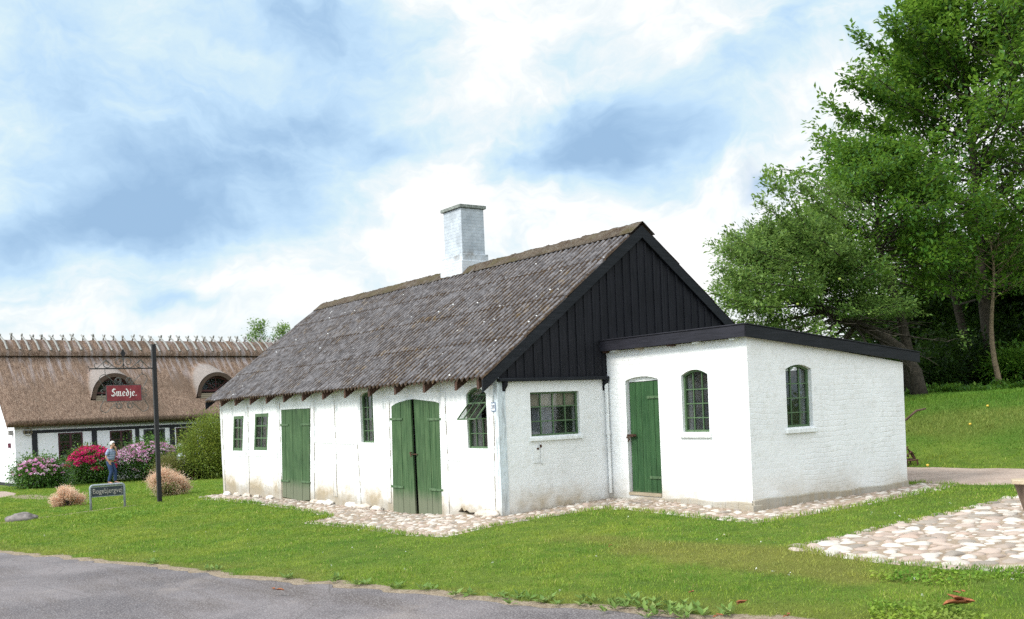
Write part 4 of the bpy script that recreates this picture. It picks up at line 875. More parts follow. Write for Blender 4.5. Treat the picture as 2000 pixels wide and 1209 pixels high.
s1 = [(205,350),(175,345),(160,372),(180,400),(215,390),(300,312),(330,306),(400,370),(470,404),(530,385),(553,335),(540,290),(490,272),(452,300),(455,345),(490,360),(518,335),(505,312)]
s2 = [(400,352),(365,390),(330,400),(292,380),(284,340),(310,315),(345,330),(348,362),(322,368)]
for mir in (0, 1):
    for s_ in (s1, s2):
        m = MB(); crv([(1106-x if mir else x, y) for x, y in s_ if not (mir and x < 165)], .010, m); m.build('scroll', M['iron_grey'], post)
m = MB(); m.tube([S2(553, 412), S2(553, 262)], .010, 6); m.build('spindle', M['iron_dark'], post)
dm = [(553, 155), (588, 215), (553, 275), (516, 215)]; nrm = np.cross([0, 0, 1.], arm_dir); m = MB(); m.prism([S2(*p)-nrm*.008 for p in dm], nrm*.016); m.build('diamond', M['iron_dark'], post)
m = MB(); crv([(107, 412), (88, 396), (80, 375)], .009, m); crv([(107, 412), (96, 428), (100, 446)], .009, m); m.build('arm_curl', M['iron_dark'], post)
# hanging sign: local frame origin at the board centre
hs = empty('hanging_sign', tuple(PB+S2(548, 732)), 0); tag(hs, 'dark red board lettered Smedje hanging in a scrolled iron frame', 'sign')
C0 = S2(548, 732); S2o = S2; S2 = lambda X, Y: S2o(X, Y)-C0
bd = [(312, 632), (783, 632), (783, 833), (312, 833)]
m = MB(); m.prism([S2(*p)-nrm*.012 for p in bd], nrm*.024); m.build('board', simple('dark_red_sign_paint', (.20, .032, .040), .5, 6, .25), hs, bevel=.002)
m = MB(); f_ = [S2(*p)+nrm*0 for p in bd]
for i in range(4): m.beam(f_[i], f_[(i+1) % 4]+(f_[(i+1) % 4]-f_[i])*.0005, .034, .016, nrm)
m.build('board_frame', M['iron_grey'], hs)
c1 = [(655,612),(700,570),(780,497),(810,487),(858,508),(875,550),(850,600),(802,675)]; c2 = [(655,612),(665,565),(640,536),(605,545),(597,575),(622,588)]; c3 = [(790,692),(830,680),(858,696),(850,716),(834,716)]; c4 = [(500,608),(458,588),(450,545),(475,530),(508,545),(514,575),(498,606)]
for mx in (0, 1):
    for my in (0, 1):
        for cc_ in (c1, c2, c3):
            m = MB(); crv([(1096-x if mx else x, 1464-y if my else y) for x, y in cc_], .009, m); m.build('scroll', M['iron_grey'], hs)
for my in (0, 1):
    for mx in (0, 1):
        m = MB(); crv([(1096-x if mx else x, 1464-y if my else y) for x, y in c4], .009, m); m.build('scroll', M['iron_grey'], hs)
for x, y in ((300, 487), (805, 487)): m = MB(); m.tube([S2(x, 412), S2(x+3, y+6)], .007, 5); m.build('hook', M['iron_grey'], hs)
# blackletter drawn with a broad nib
def hull(p):
    p = sorted(set((round(a, 5), round(b, 5)) for a, b in p)); cr = lambda o, a, b: (a[0]-o[0])*(b[1]-o[1])-(a[1]-o[1])*(b[0]-o[0])
    lo = []; hi = []
    for q in p:
        while len(lo) > 1 and cr(lo[-2], lo[-1], q) <= 0: lo.pop()
        lo.append(q)
    for q in reversed(p):
        while len(hi) > 1 and cr(hi[-2], hi[-1], q) <= 0: hi.pop()
        hi.append(q)
    return lo[:-1]+hi[:-1]
GL = {'S': (1.12, [[(.98,1.38),(.78,1.55),(.45,1.5),(.25,1.25),(.35,.98),(.7,.78),(.92,.52),(.85,.18),(.55,.0),(.22,.06),(.05,.28)],[(.58,1.62),(.58,1.2)],[(.56,.4),(.56,.02)]]),
 'm': (1.45, [[(.05,.85),(.2,.98),(.2,.12),(.32,.02)],[(.25,.82),(.5,.98),(.62,.85),(.62,.12),(.74,.02)],[(.68,.82),(.93,.98),(1.06,.85),(1.06,.14),(1.2,.02),(1.32,.12)]]),
 'e': (.85, [[(.62,.18),(.4,.0),(.18,.18),(.18,.78),(.42,.98),(.62,.76),(.62,.62),(.22,.42)]]),
 'd': (.9, [[(.1,1.5),(.35,1.35),(.65,.85),(.65,.22),(.42,.0),(.18,.2),(.18,.72),(.42,.92),(.62,.78)]]),
 'j': (.55, [[(.12,.85),(.28,.98),(.28,.0),(.15,-.32),(-.05,-.38)],[(.24,1.28),(.32,1.36)]]), '.': (.45, [[(.12,.06),(.22,.16)],[(.2,.04),(.26,.14)]])}
txt = 'Smedje.'; wtot = sum(GL[c][0] for c in txt); XH = .118; m = MB(); X0 = -wtot/2; hx = math.cos(R(38))*.105; hy = math.sin(R(38))*.105
right = -arm_dir
for ch_ in txt:
    wd, st = GL[ch_]
    for s_ in st:
        for (a, b), (c, d) in zip(s_[:-1], s_[1:]):
            pts = []
            for (x, y) in ((a, b), (c, d)): pts += [(x+hx, y+hy), (x-hx, y-hy), (x+hx+.02, y+hy-.03), (x-hx-.02, y-hy+.03)]
            hp = hull(pts); jz = .0004*len(m.f) % .003
            m.prism([right*((X0+x)*XH*.86)+np.array([0, 0, (y-.62)*XH])+nrm*(.0125) for x, y in hp], nrm*(.004+jz))
    X0 += wd
m.build('lettering', simple('white_lettering', (.8, .8, .78), .6, 10, .05), hs)
# street name sign
a0 = at(178, 1000, 24.7); b0 = at(244, 988, 25.15); a0[2] = Hs(a0[0], a0[1]); b0[2] = Hs(b0[0], b0[1]); ctr = (a0+b0)/2; sdir = (b0-a0); sdir[2] = 0; sw = np.linalg.norm(sdir); sdir /= sw
ss = empty('street_name_sign', tuple(ctr), math.atan2(sdir[1], sdir[0])); tag(ss, 'low grey street name sign reading Bøgebjergvej on two tube legs', 'sign')
GA = simple('galvanised_tube', (.27, .30, .33), .55, 20, .25, metal=.3); hw = sw/2; zl = zof(176, 948, 24.9)+PB[2]-ctr[2]
m = MB(); cr_ = .07; tp = [(-hw, 0, -.2), (-hw, 0, zl-cr_)]+[(-hw+cr_-cr_*math.cos(t), 0, zl-cr_+cr_*math.sin(t)) for t in np.linspace(.3, math.pi/2, 5)]+[(hw-cr_+cr_*math.sin(t), 0, zl-cr_+cr_*math.cos(t)) for t in np.linspace(0, math.pi/2, 6)]+[(hw, 0, -.2)]
m.tube(tp, .028, 8); m.build('tube_frame', GA, ss, smooth=True)
m = MB(); m.box(-hw+.03, hw-.03, -.012, .012, zl-.27, zl-.045); pl_ = m.build('name_plate', simple('dark_plate', (.035, .045, .055), .5, 15, .4), ss)
m = MB(); m.box(-hw+.03, hw-.03, -.014, .014, zl-.285, zl-.27); m.box(-hw+.03, hw-.03, -.014, .014, zl-.047, zl-.035); m.build('plate_edge', GA, ss)
tm = text_mesh('Bøgebjergvej', .175, 'lettering', simple('faded_lettering', (.38, .36, .32), .7, 30, .4), pl_, Matrix.Translation((0, -.016, zl-.15)) @ Matrix.Rotation(R(90), 4, 'X'))
bb = [v.co.x for v in tm.data.vertices]; fac = (2*hw-.11)/(max(bb)-min(bb)); tm.data.transform(Matrix.Scale(fac, 4, (1, 0, 0)))

# ------------------------------------------------------------------ leaves
def leaf_mat(name, ramp, trans=.4, rough=.5):
    t = NT(name); ti = t.attr('tint'); c = t.coord(); a = t.noise(c, .6, 3)
    col = t.ramp(ti, ramp); col = t.mix(t.rng(a, .4, .65, 0, .25), col, tuple(x*.6 for x in ramp[1][1]))
    d = t.pbr(col, rough, spec=.3, out=False); tr = t.n('ShaderNodeBsdfTranslucent'); t.set(tr.inputs[0], t.mix(.5, col, tuple(min(1, x*1.5) for x in ramp[-1][1])))
    m = t.n('ShaderNodeMixShader'); m.inputs[0].default_value = trans; t.L.new(d, m.inputs[1]); t.L.new(tr.outputs[0], m.inputs[2]); t.L.new(m.outputs[0], t.out.inputs[0]); return t.m
def leaves(name, C, Dn, size, mat, parent, tint, r, droop=.25, wr=.5, fold=.25, flat=.6):
    n = len(C); d = Dn+r.normal(0, .45, (n, 3)); d[:, 2] -= droop; d /= np.linalg.norm(d, axis=1)[:, None]+1e-9
    upn = np.stack([r.normal(0, 1-flat, n), r.normal(0, 1-flat, n), np.ones(n)], -1); sdv = np.cross(d, upn); sdv /= np.linalg.norm(sdv, axis=1)[:, None]+1e-9
    nn = np.cross(sdv, d); s = (size*r.uniform(.65, 1.3, n))[:, None]
    a = C; tip = C+d*s; l = C+d*s*.45+sdv*s*wr*.5+nn*s*fold*.3; rg = C+d*s*.45-sdv*s*wr*.5+nn*s*fold*.3
    V = np.stack([a, rg, tip, l], 1).reshape(-1, 3); Q = np.arange(n*4).reshape(n, 4)
    Q2 = np.concatenate([Q[:, [0, 1, 2]], Q[:, [0, 2, 3]]])
    return np_mesh(name, V, Q2, mat, parent, {'tint': np.repeat(tint, 4)})
BARK = simple('bark', (.048, .040, .030), .95, 14, .5, bump=1.); BARKL = simple('light_bark', (.20, .15, .095), .95, 14, .4, bump=1.)
M['leaf'] = leaf_mat('leaves_broad', [(0, (.014, .05, .010)), (.4, (.042, .125, .014)), (.75, (.10, .22, .020)), (1, (.20, .33, .04))])
M['leaf_apple'] = leaf_mat('leaves_apple', [(0, (.025, .06, .014)), (.4, (.075, .155, .028)), (.75, (.17, .28, .055)), (1, (.29, .41, .11))])
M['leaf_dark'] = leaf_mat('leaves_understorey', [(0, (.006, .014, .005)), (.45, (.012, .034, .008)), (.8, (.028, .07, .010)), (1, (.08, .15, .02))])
def tree(name, label, cat, base, H_, env, nprim, leaf_size, nleaf, mat, seed, trunk_r=.22, lean=(0, 0), z0=.2, upang=(.25, .9), sec=8, twl=.5, bark=None, trunk_pts=None, group=None, asym=None, tiers=0, shoots=(), cut=None):
    """env(t)->crown radius at height fraction t (0 at z0*H, 1 top)"""
    r = np.random.default_rng(seed); root = empty(name, tuple(base)); tag(root, label, cat, group); mb = MB()
    if trunk_pts is None:
        trunk_pts = [np.array([lean[0]*t+.10*math.sin(t*7+seed), lean[1]*t+.10*math.cos(t*6+seed), H_*t*.97-(.3 if t == 0 else 0)]) for t in np.linspace(0, 1, 12)]
    K = len(trunk_pts); rad = [max(.012, trunk_r*(1-.93*i/(K-1))**.9) for i in range(K)]; rad[0] *= 1.35; mb.tube(trunk_pts, rad, 9)
    tp = np.array(trunk_pts); C = []; Dv = []; dep = []
    for i in range(nprim):
        t = (i+.5)/nprim; t = t**.85; hf = z0+(1-z0)*t; k = hf*(K-1); k0 = min(int(k), K-2); p0 = tp[k0]+(tp[k0+1]-tp[k0])*(k-k0)
        azm = i*2.39996+r.normal(0, .25); ln = env(t)*r.uniform(.78, 1.12)*(asym(azm) if asym else 1); ua = upang[0]+(upang[1]-upang[0])*t+r.normal(0, .1)
        if tiers: p0 = p0+np.array([0, 0, (round(p0[2]/tiers)*tiers-p0[2])*.6])
        d = np.array([math.cos(azm)*math.cos(ua), math.sin(azm)*math.cos(ua), math.sin(ua)]); n_ = 7; pts = [p0]; q = p0.copy()
        for j in range(n_): q = q+d*ln/n_; pts.append(q.copy()); d = d+np.array([r.normal(0, .10), r.normal(0, .10), .05-.05*(1-t)]); d /= np.linalg.norm(d)
        br = max(.012, .30*trunk_r*(1-.75*hf)*min(1, ln/2.5)+.01); mb.tube(pts, [max(.006, br*(1-.9*j/n_)) for j in range(n_+1)], 5)
        for j in range(sec):
            u_ = .22+.78*(j+r.uniform(0, 1))/sec; kk = u_*n_; j0 = min(int(kk), n_-1); s0 = pts[j0]+(pts[j0+1]-pts[j0])*(kk-j0); ax_ = pts[j0+1]-pts[j0]; ax_ /= np.linalg.norm(ax_)
            sdv = np.cross(ax_, [0, 0, 1.]); sdv /= np.linalg.norm(sdv)+1e-9; sg = 1 if j % 2 else -1; dd = ax_*r.uniform(.5, 1)+sdv*sg*r.uniform(.4, 1.1)+np.array([0, 0, r.uniform(-.15, .45)]); dd /= np.linalg.norm(dd); sl_ = twl*r.uniform(.6, 1.5)*(1.15-u_*.5)*(.5+.5*min(1, ln/2))
            e = s0+dd*sl_; mb.tube([s0, (s0+e)/2+[0, 0, .03], e], [max(.005, br*.35), .006, .004], 3)
            for tw in range(4):
                f = .25+.75*(tw+r.uniform(0, 1))/4; c = s0+(e-s0)*f; td = dd+r.normal(0, .6, 3); td /= np.linalg.norm(td); e2 = c+td*sl_*.45
                C.append(np.linspace(c, e2, 5)[1:]); Dv.append(np.repeat(td[None], 4, 0)); dep.append(np.full(4, r.normal(0, .13)))
    for (sa, sb_) in shoots:
        a = np.array(sa)-np.array(base); b_ = np.array(sb_)-np.array(base); ln = np.linalg.norm(b_-a); mid = (a+b_)/2+np.array([0, 0, -.08*ln]); q = [a, mid, b_]; mb.tube(q, [.022, .014, .005], 4)
        for f in np.linspace(.05, 1, int(ln/.11)):
            c = a*(1-f)**2+2*mid*f*(1-f)+b_*f*f; td = (b_-a)/ln
            for s_ in range(2):
                e2 = c+r.normal(0, 1, 3)*.13*(1.25-f)+td*.05; C.append(np.linspace(c, e2, 4)); Dv.append(np.repeat(td[None]*.9+r.normal(0, .5, (1, 3)), 4, 0)); dep.append(np.full(4, r.normal(0, .1)))
    mb.build('trunk', bark or BARK, root, smooth=True)
    C = np.concatenate(C); Dv = np.concatenate(Dv); dep = np.concatenate(dep); rep = max(1, int(round(nleaf/len(C)))); C = np.repeat(C, rep, 0)+r.normal(0, .075*twl/.5, (len(C)*rep, 3)); Dv = np.repeat(Dv, rep, 0); dep = np.repeat(dep, rep)
    g_ = vn(C[:, 0]+C[:, 2]*.8, C[:, 1]-C[:, 2]*.9+3, .95, seed); kp = (g_ < .70) | (r.random(len(C)) < .22); C, Dv, dep, g_ = C[kp], Dv[kp], dep[kp], g_[kp]; dep = dep+.35*(vn(C[:, 0]*1.+C[:, 2], C[:, 1]+C[:, 2]*.6, .8, seed+3)-.5)
    if cut is not None: kp = ~cut(C); C, Dv, dep = C[kp], Dv[kp], dep[kp]
    tint = np.clip(.5+dep+r.normal(0, .20, len(C)), 0, 1)
    leaves('crown', C, Dv, leaf_size, mat, root, tint, r); return root
# tall maple by the right edge
b = CAM+ray(1950, 752)*31; b[2] = Hs(b[0], b[1])
tree('maple_tree', 'tallest broadleaf tree, layered dark green, at the right edge', 'tree', b, 14.4, lambda t: 5.6*(1-t)**.62*(.72+.5*math.sin(math.pi*min(1, t*1.25+.22)))+.35, 88, .185, 46000, M['leaf'], 3, .20, (-.9*rt[0]-.2, -.9*rt[1]), .20, (.10, 1.05), 11, .80, tiers=1.1, cut=lambda C: C[:, 2] < 3.0+.6*np.sin(C[:, 0]*1.7+C[:, 1]), shoots=[(at(*p, 30.5), at(*q, 30.)) for p, q in (((1800,150),(1668,66)),((1790,110),(1735,40)),((1770,210),(1655,165)),((1760,260),(1628,208)),((1750,310),(1630,282)),((1760,340),(1632,335)),((1880,90),(1826,8)),((1900,60),(1865,-20)),((1960,60),(1945,-10)),((1960,120),(1925,50)))])
b = CAM+ray(1905, 755)*32.5; b[2] = Hs(b[0], b[1])
tree('maple_tree', 'slim broadleaf tree behind the tallest one, trunk beside it', 'tree', b, 11.4, lambda t: 4.3*(1-t)**.6*(.8+.3*math.sin(math.pi*t))+.3, 60, .175, 22000, M['leaf'], 8, .16, (-1.2, -.6), .25, (.15, 1.0), 10, .8)
b = CAM+ray(2090, 752)*29; b[2] = Hs(b[0], b[1])
tree('maple_tree', 'tree cut off by the right edge of the picture', 'tree', b, 12.5, lambda t: 4.6*(1-t)**.6*(.8+.3*math.sin(math.pi*t))+.3, 60, .175, 22000, M['leaf'], 12, .18, (.3, .2), .22, (.15, 1.0), 10, .8)
b = CAM+ray(1955, 750)*28.5; b[2] = Hs(b[0], b[1])
tree('sapling', 'pale slender trunk standing in front of the dark undergrowth', 'tree', b, 5.2, lambda t: 1.5*(1-t)**.5+.2, 26, .11, 6000, M['leaf'], 15, .085, (-.25, -.1), .5, (.3, .9), 6, .5, bark=BARKL)
# apple tree with an arching limb leaning over the annex
b = CAM+ray(1798, 762)*26.5; b[2] = Hs(b[0], b[1]); L_ = -rt
tp_ = [np.array([0, 0, -.3]), L_*.12+[0, 0, .65], L_*.5+[0, 0, 1.25], L_*1.1+[0, 0, 1.72], L_*1.8+[0, 0, 2.0], L_*2.5+[0, 0, 2.35], L_*3.0+[0, 0, 2.85], L_*3.3+[0, 0, 3.5], L_*3.35+[0, 0, 3.85]]
tree('apple_tree', 'grey-green apple tree arching low behind the annex roof', 'tree', b, 5.7, cut=lambda C: (C@L_ > -.6) & (C@L_ < 2.9) & (C[:, 2] < 2.05), env=lambda t: 2.45*(1-t)**.40*(.75+.35*math.sin(math.pi*t))+.30, nprim=78, leaf_size=.105, nleaf=68000, mat=M['leaf_apple'], seed=21, trunk_r=.19, z0=.44, upang=(-.55, .50), sec=11, twl=.66, trunk_pts=tp_, shoots=[(at(*p, 24.2), at(*q, 24.)) for p, q in (((1640,500),(1502,342)),((1610,490),(1485,390)),((1590,520),(1425,458)),((1650,440),(1560,352)),((1700,430),(1605,352)),((1560,560),(1400,520)),((1540,600),(1392,572)),((1600,500),(1530,430)))])
b2 = CAM+ray(1770, 762)*27.8; b2[2] = Hs(b2[0], b2[1])
tp2 = [np.array([0, 0, -.3]), L_*-.1+[0, 0, 1.2], L_*.1+[0, 0, 2.4], L_*.4+[0, 0, 3.4], L_*.6+[0, 0, 4.2], L_*.6+[0, 0, 5.1], L_*.5+[0, 0, 6.0]]
tree('apple_tree', 'bushy fruit tree between the arching apple tree and the maples', 'tree', b2, 6.9, cut=lambda C: C[:, 2] < 2.3+.5*np.sin(C[:, 0]*2), env=lambda t: 2.5*(1-t)**.5*(.8+.35*math.sin(math.pi*t))+.3, nprim=70, leaf_size=.125, nleaf=52000, mat=M['leaf'], seed=25, trunk_r=.17, z0=.46, upang=(-.30, 1.0), sec=11, twl=.7, trunk_pts=tp2)
# apples hanging in the tree and lying on the slope
AP = simple('green_apple', (.30, .38, .07), .45, 6, .2); APY = simple('yellow_apple', (.62, .42, .06), .5, 6, .2)
r_ = random.Random(3)
def apple(p, mt, lab, grp):
    m = MB(); m.lathe((0, 0, 0), [(.008, -.028), (.026, -.024), (.036, 0), (.034, .018), (.02, .03), (.006, .024)], 10); o = m.build('apple', mt, None, True); o.location = tuple(p); o.scale = (1, 1, 1) if mt is AP else (.75, .75, .75); tag(o, lab, 'apple', grp); return o
for u, v in ((1538, 588), (1558, 594), (1585, 470), (1605, 480), (1640, 545)):
    apple(at(u, v, 24.2), AP, 'green apple hanging among the leaves of the apple tree', 'green apples in the tree')
for u, v in ((1895, 833), (1929, 794), (1812, 915)):
    p = at(u, v, 21.0)
    for it in range(40):
        q = CAM+ray(u, v)*(19.0+.22*it)
        if q[2] < Hs(q[0], q[1])+.04: p = q; break
    p[2] = Hs(p[0], p[1])+.05; apple(p, APY, 'yellow windfall apple lying on the grass slope', 'windfall apples')
# undergrowth along the top of the bank
def shrub(name, label, cat, base, rx, ry, rz, nleaf, size, mat, seed, group=None, droop=.2, stems=14, clump=60, zc=.55, shape=1.):
    r = np.random.default_rng(seed); root = empty(name, tuple(base)); tag(root, label, cat, group); mb = MB(); cl = []
    for i in range(clump):
        u = r.normal(0, 1, 3); u /= np.linalg.norm(u); u *= r.uniform(.55, 1.)**.5*r.uniform(.8, 1.08); z = (u[2]*.5+.5); k = (1-.45*max(0, z-.4))**shape
        cl.append([u[0]*rx*k, u[1]*ry*k, max(.06, z*rz*1.0)])
    cl = np.array(cl)
    for i in range(min(stems, clump)): e = cl[i]; mb.tube([(e[0]*.12, e[1]*.12, -.05), (e[0]*.5, e[1]*.5, e[2]*.6), e], [.02, .013, .005], 4)
    mb.build('stem', BARK, root)
    k = r.integers(0, clump, nleaf); s = .20*(rx+ry+rz)/3*1.1; off = r.normal(0, 1, (nleaf, 3))*[s, s, s*.8]; C = cl[k]+off; C[:, 2] = np.abs(C[:, 2])+.01; Dn = off+cl[k]*.5-[0, 0, rz*.2]; Dn /= np.linalg.norm(Dn, axis=1)[:, None]
    ct = r.normal(0, .13, clump); tint = np.clip(.5+ct[k]+r.normal(0, .16, nleaf), 0, 1); leaves('foliage', C, Dn, size, mat, root, tint, r, droop); return root, cl
labs = ['dark bush at the foot of the leaning apple trunk', 'dark bush left of the paired pale trunks', 'broad dark bush behind the maples', 'low bush with yellow-green shoots at the right edge', 'tall dark thicket filling the gap behind the maples', 'dark thicket beyond the right edge trees', 'thicket behind the bushy fruit tree']
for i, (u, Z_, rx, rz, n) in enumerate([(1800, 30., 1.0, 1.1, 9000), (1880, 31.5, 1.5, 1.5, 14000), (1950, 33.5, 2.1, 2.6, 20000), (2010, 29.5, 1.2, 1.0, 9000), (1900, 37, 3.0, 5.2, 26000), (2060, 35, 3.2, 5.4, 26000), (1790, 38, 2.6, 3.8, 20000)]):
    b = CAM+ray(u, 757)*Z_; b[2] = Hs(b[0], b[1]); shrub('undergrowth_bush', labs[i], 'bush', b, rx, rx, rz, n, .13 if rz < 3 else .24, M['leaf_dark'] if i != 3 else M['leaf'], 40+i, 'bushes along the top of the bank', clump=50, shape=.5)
# ferny fringe of weeds at the edge of the slope
r = np.random.default_rng(77); u = r.uniform(1765, 2060, 9000); Zd = r.uniform(27.2, 28.6, 9000); P_ = np.array([CAM+ray(a, 770)*z for a, z in zip(u, Zd)]); P_[:, 2] = H(P_[:, 0], P_[:, 1])+r.uniform(0, .35, 9000)*vn(P_[:, 0], P_[:, 1], 2.2, 5)
o = leaves('weeds', P_, r.normal(0, 1, (9000, 3))+[0, 0, .8], .11, M['leaf'], None, np.clip(r.normal(.45, .2, 9000), 0, 1), r, 0); tag(o, 'fringe of weeds between the mown slope and the dark bushes', 'weeds', kind='stuff')
# distant birches peeping over the thatch
for i, (u, v, lb) in enumerate(((492, 636, 'left birch top above the thatched ridge'), (540, 642, 'right birch top above the thatched ridge'))):
    b = CAM+ray(u, 830)*70; b[2] = -.9; Ht = float((CAM+ray(u, v)*70)[2])+.9
    tree('birch_tree', lb+', wind-blown', 'tree', b, Ht, lambda t: 1.3*(1-t)**.7+.2, 26, .15, 2000, M['leaf_apple'], 60+i, .08, (.9, .5), .6, (.8, 1.15), 5, .8, group='birches behind the farmhouse')
# ------------------------------------------------------------------ flower beds by the farmhouse
def gp(u, Z): b = CAM+ray(u, 900)*Z; b[2] = Hs(b[0], b[1]); return b
M['leaf_hyd'] = leaf_mat('hydrangea_leaves', [(0, (.02, .06, .012)), (.45, (.05, .13, .02)), (.8, (.10, .21, .03)), (1, (.17, .29, .05))], .25)
def petal_mat(name, a, b, c): return leaf_mat(name, [(0, a), (.45, b), (.8, c), (1, c)], .25, .7)
PK = petal_mat('pink_white_petals', (.50, .10, .34), (.76, .30, .58), (.86, .66, .80)); CR = petal_mat('crimson_petals', (.34, .008, .08), (.60, .012, .14), (.80, .06, .26)); WH = petal_mat('white_petals', (.55, .58, .52), (.72, .74, .68), (.82, .82, .80))
def blooms(root, cl, n, rx, ry, rz, mat, seed, br=.075, top=.25, name='flower_heads', yside=None, per=26, ps=.05):
    r = np.random.default_rng(seed); C = []; Dn = []; T = []
    for i in range(n):
        u = r.normal(0, 1, 3); u /= np.linalg.norm(u); u[2] = abs(u[2])**.7 if r.random() < .85 else u[2]*.6
        if yside is not None and u[:2]@yside < -.2: u[:2] *= -1
        z = max(top, .48+u[2]*.55); k = (1-.45*max(0, z-.45)); p = np.array([u[0]*rx*k*1.12, u[1]*ry*k*1.12, z*rz*1.03]); tt = np.clip(r.normal(.55, .22), 0, 1)
        q = r.normal(0, 1, (per, 3)); q /= np.linalg.norm(q, axis=1)[:, None]; q[:, 2] = abs(q[:, 2])*.8; C.append(p+q*br*r.uniform(.7, 1.2)); Dn.append(q*.6+r.normal(0, .5, (per, 3))); T.append(np.clip(tt+r.normal(0, .12, per), 0, 1))
    o = leaves(name, np.concatenate(C), np.concatenate(Dn), ps, mat, root, np.concatenate(T), r, 0, wr=.95, flat=.3); o['kind'] = 'stuff'
vdir = (CAM[:2]-np.array([-32, 1.])); vdir /= np.linalg.norm(vdir)
b = gp(77, 40.9); rt_, cl = shrub('hydrangea_bush', 'rounded hydrangea bush with pale pink flower heads, by the farmhouse corner', 'bush', b, 1.0, .95, 1.10, 11000, .10, M['leaf_hyd'], 101, 'hydrangeas in front of the farmhouse'); blooms(rt_, cl, 80, 1.0, .95, 1.10, PK, 102, .055, .5, yside=vdir)
b = gp(178, 43.3); rt_, cl = shrub('hydrangea_bush', 'hydrangea bush covered in crimson flower heads, left of the man', 'bush', b, .95, .9, 1.42, 10000, .10, M['leaf_hyd'], 103, 'hydrangeas in front of the farmhouse'); blooms(rt_, cl, 75, .95, .9, 1.42, CR, 104, .12, .42, yside=vdir, per=44, ps=.075)
b = gp(290, 44.6); rt_, cl = shrub('hydrangea_bush', 'widest hydrangea bush, pink and white flower heads, right of the man', 'bush', b, .95, 1.45, 1.50, 16000, .10, M['leaf_hyd'], 105, 'hydrangeas in front of the farmhouse'); blooms(rt_, cl, 240, .95, 1.45, 1.50, PK, 106, .085, .25, yside=vdir)
M['leaf_fine'] = leaf_mat('feathery_needles', [(0, (.035, .06, .01)), (.45, (.11, .17, .025)), (.8, (.22, .28, .04)), (1, (.34, .38, .07))], .3)
b = gp(412, 42.5); shrub('tamarisk_shrub', 'tall feathery yellow-green shrub at the far end of the smithy', 'shrub', b, 1.05, 1.05, 2.45, 26000, .09, M['leaf_fine'], 107, clump=80, stems=30, droop=-.2, shape=1.4)
M['leaf_olive'] = leaf_mat('olive_leaves', [(0, (.07, .08, .02)), (.45, (.15, .16, .045)), (.8, (.24, .24, .08)), (1, (.33, .32, .12))], .3)
b = gp(332, 42.0); shrub('olive_shrub', 'loose olive-yellow shrub behind the larger peach tuft', 'shrub', b, .55, .55, 1.0, 7000, .06, M['leaf_olive'], 108, droop=-.3)
b = gp(352, 44.5); rt_, cl = shrub('white_hydrangea', 'leafy plant with single white flower head beside the pink hydrangea', 'plant', b, .35, .35, 1.3, 1600, .13, M['leaf_hyd'], 109, clump=20); blooms(rt_, cl, 3, .3, .3, 1.35, WH, 110, .1, .8)
b = gp(385, 43.6); rt_, cl = shrub('white_flowered_bush', 'low dark bush dotted with small white flowers behind the plant pots', 'bush', b, 1.0, 1.0, .85, 8000, .09, M['leaf_hyd'], 111, clump=40); blooms(rt_, cl, 60, 1.0, 1.0, .9, WH, 112, .035, .3, yside=vdir, per=8)
TC = simple('brown_terracotta', (.11, .045, .032), .8, 10, .3)
def pot(u, Z, rr_, hh, lab, plant):
    b = gp(u, Z); root = empty('plant_pot', tuple(b)); tag(root, lab, 'plant pot', 'pots before the white-flowered bush')
    m = MB(); m.lathe((0, 0, -.02), [(rr_*.72, 0), (rr_*.95, hh*.86), (rr_*1.06, hh*.87), (rr_*1.08, hh), (rr_*.95, hh), (rr_*.9, hh*.9)], 18); m.build('pot', TC, root, True)
    if plant:
        r = np.random.default_rng(5); n = 1500; a = r.uniform(0, 2*math.pi, n); C = np.stack([np.cos(a)*rr_*.5*r.random(n), np.sin(a)*rr_*.5*r.random(n), np.full(n, hh*.9)], -1); Dn = np.stack([np.cos(a)*1.1, np.sin(a)*1.1, np.full(n, .9)], -1)
        leaves('plant', C, Dn, .40, leaf_mat('grey_green_blades', [(0, (.10, .13, .09)), (.5, (.2, .24, .17)), (.8, (.32, .34, .25)), (1, (.4, .4, .3))], .3), root, np.clip(r.normal(.5, .2, n), 0, 1), r, .0, wr=.05)
    else:
        r = np.random.default_rng(6); n = 500; C = r.normal(0, rr_*.5, (n, 3))*[1, 1, .4]+[0, 0, hh]; leaves('plant', C, C-[0, 0, hh-.1], .1, M['leaf_hyd'], root, np.clip(r.normal(.5, .2, n), 0, 1), r, 0)
pot(378, 42.4, .23, .44, 'brown pot holding a grey-green grass mound', True); pot(403, 43.2, .22, .38, 'lower brown pot next to the smithy end, leafy plant', False); pot(343, 43.3, .24, .40, 'dark brown pot half hidden by the olive shrub', False)
b = gp(354, 43.0); o = MB().lathe((0, 0, 0), [(.05, 0), (.06, .62), (.02, .66), (.10, .72), (.17, .84), (.19, .96), (.15, 1.08), (.05, 1.14)], 16).build('garden_ornament', simple('pale_glazed_ball', (.50, .56, .66), .25, 6, .1), None, True); o.location = tuple(b); tag(o, 'pale blue glazed garden ball on a stand by the flowers', 'ornament')
b = gp(363, 42.8); m = MB(); m.lathe((0, 0, 0), [(.10, 0), (.15, .35), (.16, .55), (.09, .72), (.05, .85), (.09, .93), (.09, 1.0), (.02, 1.05)], 14); o = m.build('garden_figure', simple('white_figure', (.72, .70, .70), .5, 8, .1), None, True); o.location = tuple(b); tag(o, 'small white garden figure standing among the flowers', 'ornament')
